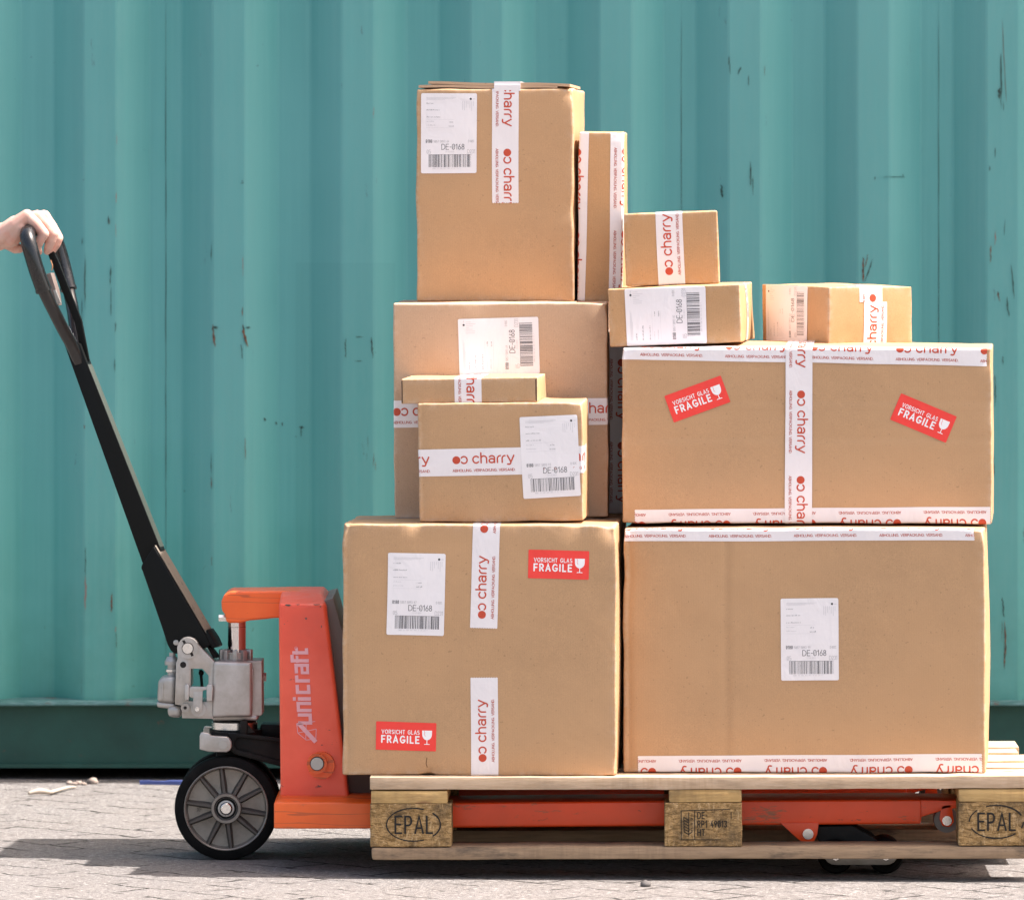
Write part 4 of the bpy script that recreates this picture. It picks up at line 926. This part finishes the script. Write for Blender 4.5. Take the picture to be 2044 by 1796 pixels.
bm = bmesh.new(); q = at(*Z3(675, 600), .41); ring_cyl(bm, at(*Z3(668, 560), .41), at(*Z3(685, 770), .41), .0028, n=10); bmesh.ops.create_uvsphere(bm, u_segments=10, v_segments=8, radius=.0052, matrix=Matrix.Translation(q)); tl('release_chain', bm, DARK)
bm = bmesh.new(); prism(bm, P3([(140, 692), (200, 662), (352, 645), (350, 990), (190, 972), (126, 965)]), .374, .456, .362, .010, 4); prism(bm, P3([(118, 962), (345, 985), (345, 1040), (250, 1045), (130, 1032)]), .378, .452, .362, .004, 3); prism(bm, P3([(250, 1010), (432, 1010), (425, 1165), (262, 1150)]), .374, .44, .362, .010, 4); prism(bm, P3([(186, 735), (210, 735), (204, 930), (182, 930)]), .3715, .38, .362, .002); tl('valve_block', bm, ALU, deg=50)
def zcyl(bm, zx, y0, y1, rz, Y=.415, r1=None, n=32):
    a = at(*Z3(zx, y0), Y); b = at(*Z3(zx, y1), Y); b.x = a.x; k = zu / px(Y) * 1.0
    b2 = bmesh.new(); ring_cyl(b2, b, a, rz * k, (r1 or rz) * k, n); bevel(b2, .0015, 2, 40); me = bpy.data.meshes.new('t'); b2.to_mesh(me); b2.free(); bm.from_mesh(me)
bm = bmesh.new(); zcyl(bm, 312, 455, 500, 86); zcyl(bm, 312, 398, 455, 86, r1=60); zcyl(bm, 320, 350, 400, 40); cp = tl('valve_cap', bm, DSTEEL)
bm = bmesh.new(); zcyl(bm, 315, 500, 640, 55); tl('cap_stem', bm, ALU, parent=cp); bm = bmesh.new(); zcyl(bm, 308, 556, 584, 72); tl('cap_washer', bm, STEEL, parent=cp)
bm = bmesh.new(); zcyl(bm, 1102, 425, 464, 272, r1=200); zcyl(bm, 1102, 345, 430, 165)
for k in range(10):
    a = 2 * PI * k / 10 + .3; c0 = at(*Z3(1102, 385), .415); b2 = bmesh.new(); add_box(b2, (-.0045, -.005, -.011), (.0045, .005, .011)); bmesh.ops.transform(b2, verts=b2.verts, matrix=Matrix.Translation(c0 + Vector((math.cos(a) * .0265, math.sin(a) * .0265, 0))) @ Matrix.Rotation(a + PI / 2, 4, 'Z')); bevel(b2, .0012); me = bpy.data.meshes.new('t'); b2.to_mesh(me); b2.free(); bm.from_mesh(me)
zcyl(bm, 1102, 340, 352, 178); tl('gland_collar', bm, ALU)
bm = bmesh.new(); zcyl(bm, 1112, -65, 350, 112, n=48); tl('piston', bm, CHROME)
bm = bmesh.new(); zcyl(bm, 1112, 32, 36, 113.2, n=48); tl('piston_seal', bm, DARK)
bm = bmesh.new(); zcyl(bm, 1085, 1200, 1286, 282, n=48); tl('turntable_ring', bm, STEEL)
bm = bmesh.new(); zcyl(bm, 1110, 1286, 1400, 335, n=48); zcyl(bm, 1085, 1180, 1206, 265, n=48); prism(bm, P3([(1152, 1200), (1180, 1186), (1235, 1188), (1245, 1230), (1235, 1350), (1150, 1345)]), .350, .375, .35, .002); prism(bm, P3([(1245, 1240), (1330, 1330), (1240, 1345)]), .355, .365, .35); tl('turntable', bm, IRON)
bm = bmesh.new(); prism(bm, P3([(655, 1375), (668, 1335), (700, 1328), (775, 1345), (800, 1375), (985, 1386), (1022, 1405), (1048, 1450), (1050, 1515), (1028, 1552), (990, 1576), (760, 1570), (655, 1542)]), .332, .352, .332, .003, 3); cl = tl('clevis', bm, ALU); bm = bmesh.new(); cyl_y(bm, Z3(942, 1482), 54 * zu, .3285, .5, .332, .001); tl('clevis_pin', bm, DSTEEL, parent=cl)
bm = bmesh.new(); prism(bm, P3([(655, 1375), (668, 1335), (775, 1345), (800, 1375), (985, 1386), (1050, 1480), (990, 1576), (760, 1570), (655, 1542)]), .488, .508, .332, .003, 3); tl('clevis', bm, ALU)
bm = bmesh.new(); prism(bm, P3([(790, 1330), (1180, 1352), (1660, 1418), (1660, 1755), (1090, 1600), (1030, 1560), (900, 1560), (800, 1500)]), .3565, .372, .34, .002)
prism(bm, P3([(1000, 1345), (1180, 1350), (1660, 1416), (1660, 1458), (1180, 1402), (1120, 1404), (1085, 1440), (1080, 1500), (1110, 1545), (1660, 1690), (1660, 1760), (1090, 1606), (1035, 1560), (1040, 1420)]), .349, .3570, .34, .002, 2)
tl('lifting_link', bm, IRON)
bm = bmesh.new(); prism(bm, P3([(790, 1330), (1180, 1352), (1660, 1418), (1660, 1755), (1090, 1600), (1030, 1560), (900, 1560), (800, 1500)]), .470, .484, .34, .002); tl('lifting_link', bm, IRON)
bm = bmesh.new(); prism(bm, P3([(1390, 1268), (1420, 1252), (1660, 1255), (1660, 1420), (1400, 1400)]), .40, .47, .36, .006); tl('rear_link', bm, BLACK)

# steering wheels
RIBM = plain('shade_dark_rib', (.10, .088, .078), .55, .4)  # ribs of the rim casting coloured darker to paint in their shadow
def make_wheel(Yn, far=False):
    q = at(450.5, 1613, .335); c0 = Vector((q.x, Yn, q.z)); Ro = 103.2 / px(.335); w_ = .05
    wt = bmesh.new(); lathe(wt, [(.0775, .003), (.0795, 0), (Ro - .006, 0), (Ro - .0015, .0025), (Ro, .007), (Ro, w_ - .007), (Ro - .0015, w_ - .0025), (Ro - .006, w_), (.0775, w_)], c0, 'Y', 72); ty = tl('steering_wheel', wt, TYRE, deg=30)
    bm = bmesh.new(); lathe(bm, [(.0775, .012), (.0782, .001), (.0765, -.0005), (.0745, .001), (.0738, .012), (.071, .018), (.040, .020), (.0285, .018), (.0280, .001), (.0268, -.001), (.0225, -.001), (.0212, .001), (.0212, .012)], c0, 'Y', 72)
    for a in (-9, 28, 60, 97, 130, 172, 202, 243, 277, 320):
        t = R(a); d = Vector((math.cos(t), 0, math.sin(t))); s_ = Vector((-math.sin(t), 0, math.cos(t))); h = .0017
        pts = [c0 + d * r_ + s_ * e + Vector((0, y_, 0)) for y_ in (.0060, .021) for r_, e in ((.0275, -h * 1.5), (.0275, h * 1.5), (.0745, h), (.0745, -h))]
        # ribs flare into the disc
        pts = [p if i < 4 else p + s_ * (.0042 * (-1 if i in (4, 7) else 1)) for i, p in enumerate(pts)]
        vs = [bm.verts.new(p) for p in pts]
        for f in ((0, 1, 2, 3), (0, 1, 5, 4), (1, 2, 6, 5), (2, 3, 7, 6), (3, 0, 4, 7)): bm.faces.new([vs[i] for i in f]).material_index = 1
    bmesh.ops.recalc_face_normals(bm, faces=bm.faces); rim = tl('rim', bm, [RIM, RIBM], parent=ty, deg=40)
    bm = bmesh.new(); lathe(bm, [(.0211, .012), (.0211, .006), (.016, .005), (.0135, .006), (.0135, .014)], c0, 'Y', 40); tl('bearing', bm, BLACK, parent=ty)
    bm = bmesh.new(); lathe(bm, [(.0205, .0045), (.0198, .0035), (.0190, .0045)], c0, 'Y', 40); lathe(bm, [(.0150, .008), (.0150, .001), (.0118, .0005), (.0118, .008)], c0, 'Y', 40); tl('bearing_ring', bm, DSTEEL, parent=ty)
    bm = bmesh.new(); lathe(bm, [(0, -.003), (.0090, -.003), (.0102, -.0018), (.0102, .01)], c0, 'Y', 32); tl('axle_end', bm, STEEL, parent=ty)
make_wheel(.336); make_wheel(.456)
def mark(s_, x, y, hpx, ref, Y, parent, m):
    bm = bmesh.new(); o_ = at(x, y, ref)
    for poly, _, l in text(s_, 0, 0, hpx / px(ref), .0009, .2, narrow=.8):
        try: bm.faces.new([bm.verts.new((o_.x + a, Y - l * .0001, o_.z + b)) for a, b in poly])
        except ValueError: pass
    tl('cast_letters', bm, m, False, parent=parent)
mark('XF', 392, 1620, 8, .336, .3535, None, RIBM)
mark('F12', *Z3(404, 682), 9, .362, .3610, web, DSTEEL)
q = at(450.5, 1613, .335)
bm = bmesh.new(); ring_cyl(bm, (q.x, .34, q.z), (q.x, .504, q.z), .010, n=20); tl('wheel_axle', bm, DSTEEL)
bm = bmesh.new(); prism(bm, [(428, 1500), (500, 1500), (478, 1600), (462, 1626), (440, 1626), (426, 1600)], .392, .450, .336, .004); tl('wheel_yoke', bm, IRON)

# tiller, turned slightly about the mast
TY = .42; sT = px(TY); PV = at(373, 1290, TY)
def TLp(x, y, w_):
    z = at(0, y, TY).z; v = Vector(((x - 373) / sT / .974, w_, 0)); v.rotate(Matrix.Rotation(R(-13), 3, 'Z')); return Vector((PV.x + v.x, PV.y + v.y, z))
def tprism(bm, pts, w0, w1, bev=.0015, seg=2):
    b2 = bmesh.new(); A = [b2.verts.new(TLp(x, y, w0)) for x, y in pts]; B = [b2.verts.new(TLp(x, y, w1)) for x, y in pts]; nn = len(pts)
    b2.faces.new(A); b2.faces.new(B[::-1])
    for i in range(nn): b2.faces.new((A[i], B[i], B[(i + 1) % nn], A[(i + 1) % nn]))
    bmesh.ops.recalc_face_normals(b2, faces=b2.faces); bevel(b2, bev, seg); me = bpy.data.meshes.new('t'); b2.to_mesh(me); b2.free(); bm.from_mesh(me)
Z5 = lambda x, y: ((500 + x / 2.9925) * .5298, (1900 + y / 2.9925) * .5298)
off = lambda L_, dx=0: [(x + dx, y) for x, y in L_]
w1 = .026; dx = -.026 * .225 * sT * -1     # the near cheek stands left of the middle
bm = bmesh.new(); tprism(bm, off([Z5(*p) for p in ((96, 690), (92, 720), (105, 740), (330, 1380), (392, 1570), (430, 1640), (470, 1668), (560, 1680), (780, 1612), (884, 1570), (830, 1460), (240, 470), (225, 482), (104, 672))], dx), -w1, w1, .0025, 3); plt = tl('tiller_plate', bm, BLACK)
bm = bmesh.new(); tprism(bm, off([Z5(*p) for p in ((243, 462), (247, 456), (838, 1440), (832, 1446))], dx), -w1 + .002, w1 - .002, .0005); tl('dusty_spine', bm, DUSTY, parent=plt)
bm = bmesh.new(); tprism(bm, off([Z5(*p) for p in ((830, 1392), (880, 1460), (905, 1500), (942, 1586), (898, 1610), (884, 1575), (858, 1540), (828, 1468))], dx), -w1 + .001, w1 - .001, .002); tl('stop_bracket', bm, BLACK, parent=plt)
bm = bmesh.new(); tprism(bm, off([Z5(*p) for p in ((810, 1580), (850, 1600), (940, 1715), (890, 1725))], dx), -.012, .012, .001); tl('release_arm', bm, IRON)
bm = bmesh.new(); c_ = Z5(495, 1545); tprism(bm, off([(c_[0] + 5.3 * math.cos(R(a)), c_[1] + 5.3 * math.sin(R(a))) for a in range(0, 360, 20)], dx), -w1 - .004, w1 + .004, .0008); tl('plate_pin', bm, DSTEEL, parent=plt)
bm = bmesh.new(); tprism(bm, off([(124, 686), (156, 686), (172, 728), (321, 1098), (290, 1142)], 3.6), -.015, .015, .002); bar = tl('tiller_bar', bm, BLACK)
bm = bmesh.new(); tprism(bm, off([(171.6, 731), (172.6, 728), (318.6, 1091), (317.2, 1092)], 3.6), -.0135, .0135, .0002); tl('bar_edge', bm, plain('sunlit_dark_green_edge', (.045, .055, .045), .5), parent=bar)  # sunlit right side of the bar painted in as a lighter grey-green strip
PTS = [(156, 724, .006), (146, 690, .020), (135, 660, .038), (122, 620, .062), (108, 580, .080), (96, 540, .088), (86, 505, .090), (79, 483, .086), (73, 470, .074), (69, 464, .055), (67, 461, .030), (67, 460, 0)]
near = [TLp(x, y, -w_) for x, y, w_ in PTS]; far = [TLp(x, y, w_) for x, y, w_ in PTS]
bm = bmesh.new(); tube(bm, near[:6], .0118, 20); tube(bm, far[:6], .0118, 20); lp = tl('handle_loop', bm, plain('glossy_black_tube', (.006, .006, .007), .22, spec=.6), deg=60)
bm = bmesh.new(); g_ = near[4:] + far[4:-1][::-1]; tube(bm, g_, [.0148] * len(g_), 24); tube(bm, [near[4].lerp(near[3], .02), near[4].lerp(near[5], .12)], .0158, 24); tube(bm, [far[4].lerp(far[3], .02), far[4].lerp(far[5], .12)], .0158, 24); tl('grip', bm, GRIP, deg=60)
bm = bmesh.new(); tprism(bm, [(82, 478), (92, 478), (112, 520), (160, 640), (176, 722), (162, 722), (146, 645), (98, 526)], -.004, .004, .0015); tv = tl('trigger_lever', bm, BLACK)
bm = bmesh.new(); tprism(bm, [(96, 548), (106, 545), (117, 580), (122, 610), (112, 612), (100, 575)], -.030, -.006, .0015); tl('trigger_block', bm, GREYM, parent=tv)
bm = bmesh.new(); tprism(bm, [(112, 580), (117, 579), (128, 606), (120, 608)], -.034, -.028, .0006); tl('trigger_spring', bm, DSTEEL, parent=tv)
bm = bmesh.new(); tube(bm, [TLp(100, 520, -.012), TLp(104, 532, -.012), TLp(102, 541, -.012)], .0012, 8); tl('trigger_wire', bm, plain('copper_wire', (.5, .26, .14), .4, .6), parent=tv)

# ---------------------------------------------------------------- the hand and forearm
H = lambda zx, zy, Y: at(zx * .0885, 397.4 + zy * .0885, Y)
def capsule(bm, a, b, ra, rb, n=14):
    d = (b - a); L_ = d.length; k = max(2, int(L_ / .004))
    for i in range(k + 1):
        t = i / k; bmesh.ops.create_icosphere(bm, subdivisions=2, radius=ra + (rb - ra) * t, matrix=Matrix.Translation(a + d * t))
bm = bmesh.new()
def chain(P_, Rr_):
    for i in range(len(P_) - 1): capsule(bm, P_[i], P_[i + 1], Rr_[i], Rr_[i + 1])
Yk = (.436, .459, .481, .503)
kn = [H(600, 385, Yk[0]), H(835, 400, Yk[1]), H(985, 400, Yk[2]), H(1010, 440, Yk[3])]
chain([kn[0], H(800, 560, .434), H(985, 790, .432), H(880, 960, .434), H(830, 1090, .440), H(868, 1195, .452)], [.0118, .0112, .0102, .0094, .0085, .0072])
chain([kn[1], H(1000, 560, .457), H(1190, 800, .455), H(1150, 930, .455), H(1085, 1090, .458), H(1060, 1180, .462)], [.0118, .0112, .0106, .0098, .0088, .0072])
chain([kn[2], H(1130, 600, .481), H(1285, 905, .480), H(1250, 1020, .480), H(1160, 1160, .482), H(1120, 1190, .484)], [.0122, .0115, .0108, .0098, .0088, .0078])
chain([kn[3], H(1150, 620, .504), H(1300, 880, .505), H(1230, 1060, .505), H(1140, 1130, .505)], [.0118, .0112, .0104, .0094, .0082])
wr_ = H(60, 830, .468)
for k in range(4):
    chain([wr_ + Vector((0, (-.018, -.006, .006, .018)[k], .002)), H(330, 600 - 30 * (k in (1, 2)), .440 + .02 * k), kn[k]], [.0200, .0165, .0128])
chain([wr_, H(250, 860, .452), H(440, 640, .437)], [.024, .0195, .0140]); chain([wr_, H(260, 850, .485), H(520, 600, .490)], [.023, .018, .013])
chain([H(120, 900, .49), H(240, 1020, .505), H(330, 1110, .503), H(440, 1120, .490)], [.018, .0135, .0105, .0090])
chain([wr_, H(-300, 960, .470), H(-900, 1120, .475), H(-2300, 1520, .485), H(-3600, 1900, .49)], [.0255, .0270, .0320, .0400, .0440])
person = link('person', bm, plain('t', (1, 1, 1)), None, True)
baked(person, [('REMESH', dict(mode='VOXEL', voxel_size=.0017, use_smooth_shade=True)), ('SMOOTH', dict(factor=.6, iterations=3))])
n = NT('light_skin'); a = n.noise(60, 4, .6); b = n.noise(40, 4, .6)
c = n.mix(n.ramp(b, [(.42, 0.), (.62, .9)]), (.60, .39, .32), (.62, .32, .25)); c = n.mix(n.ramp(a, [(.5, 0.), (.8, .3)]), c, (.68, .48, .41))
n.setb(col=c, rough=.5, sss=.08, spec=.35, normal=n.bump(n.noise(260, 3, .6), .3, .0006)); n.b.inputs['Subsurface Radius'].default_value = (.012, .004, .002); n.b.inputs['Subsurface Scale'].default_value = .6
person.data.materials.clear(); person.data.materials.append(n.m)
for p in person.data.polygons: p.use_smooth = True
tag(person, 'bare hand and forearm reaching in from the left, gripping the black handle', 'person')
nails = [(H(905, 1215, .4445), .0042)]
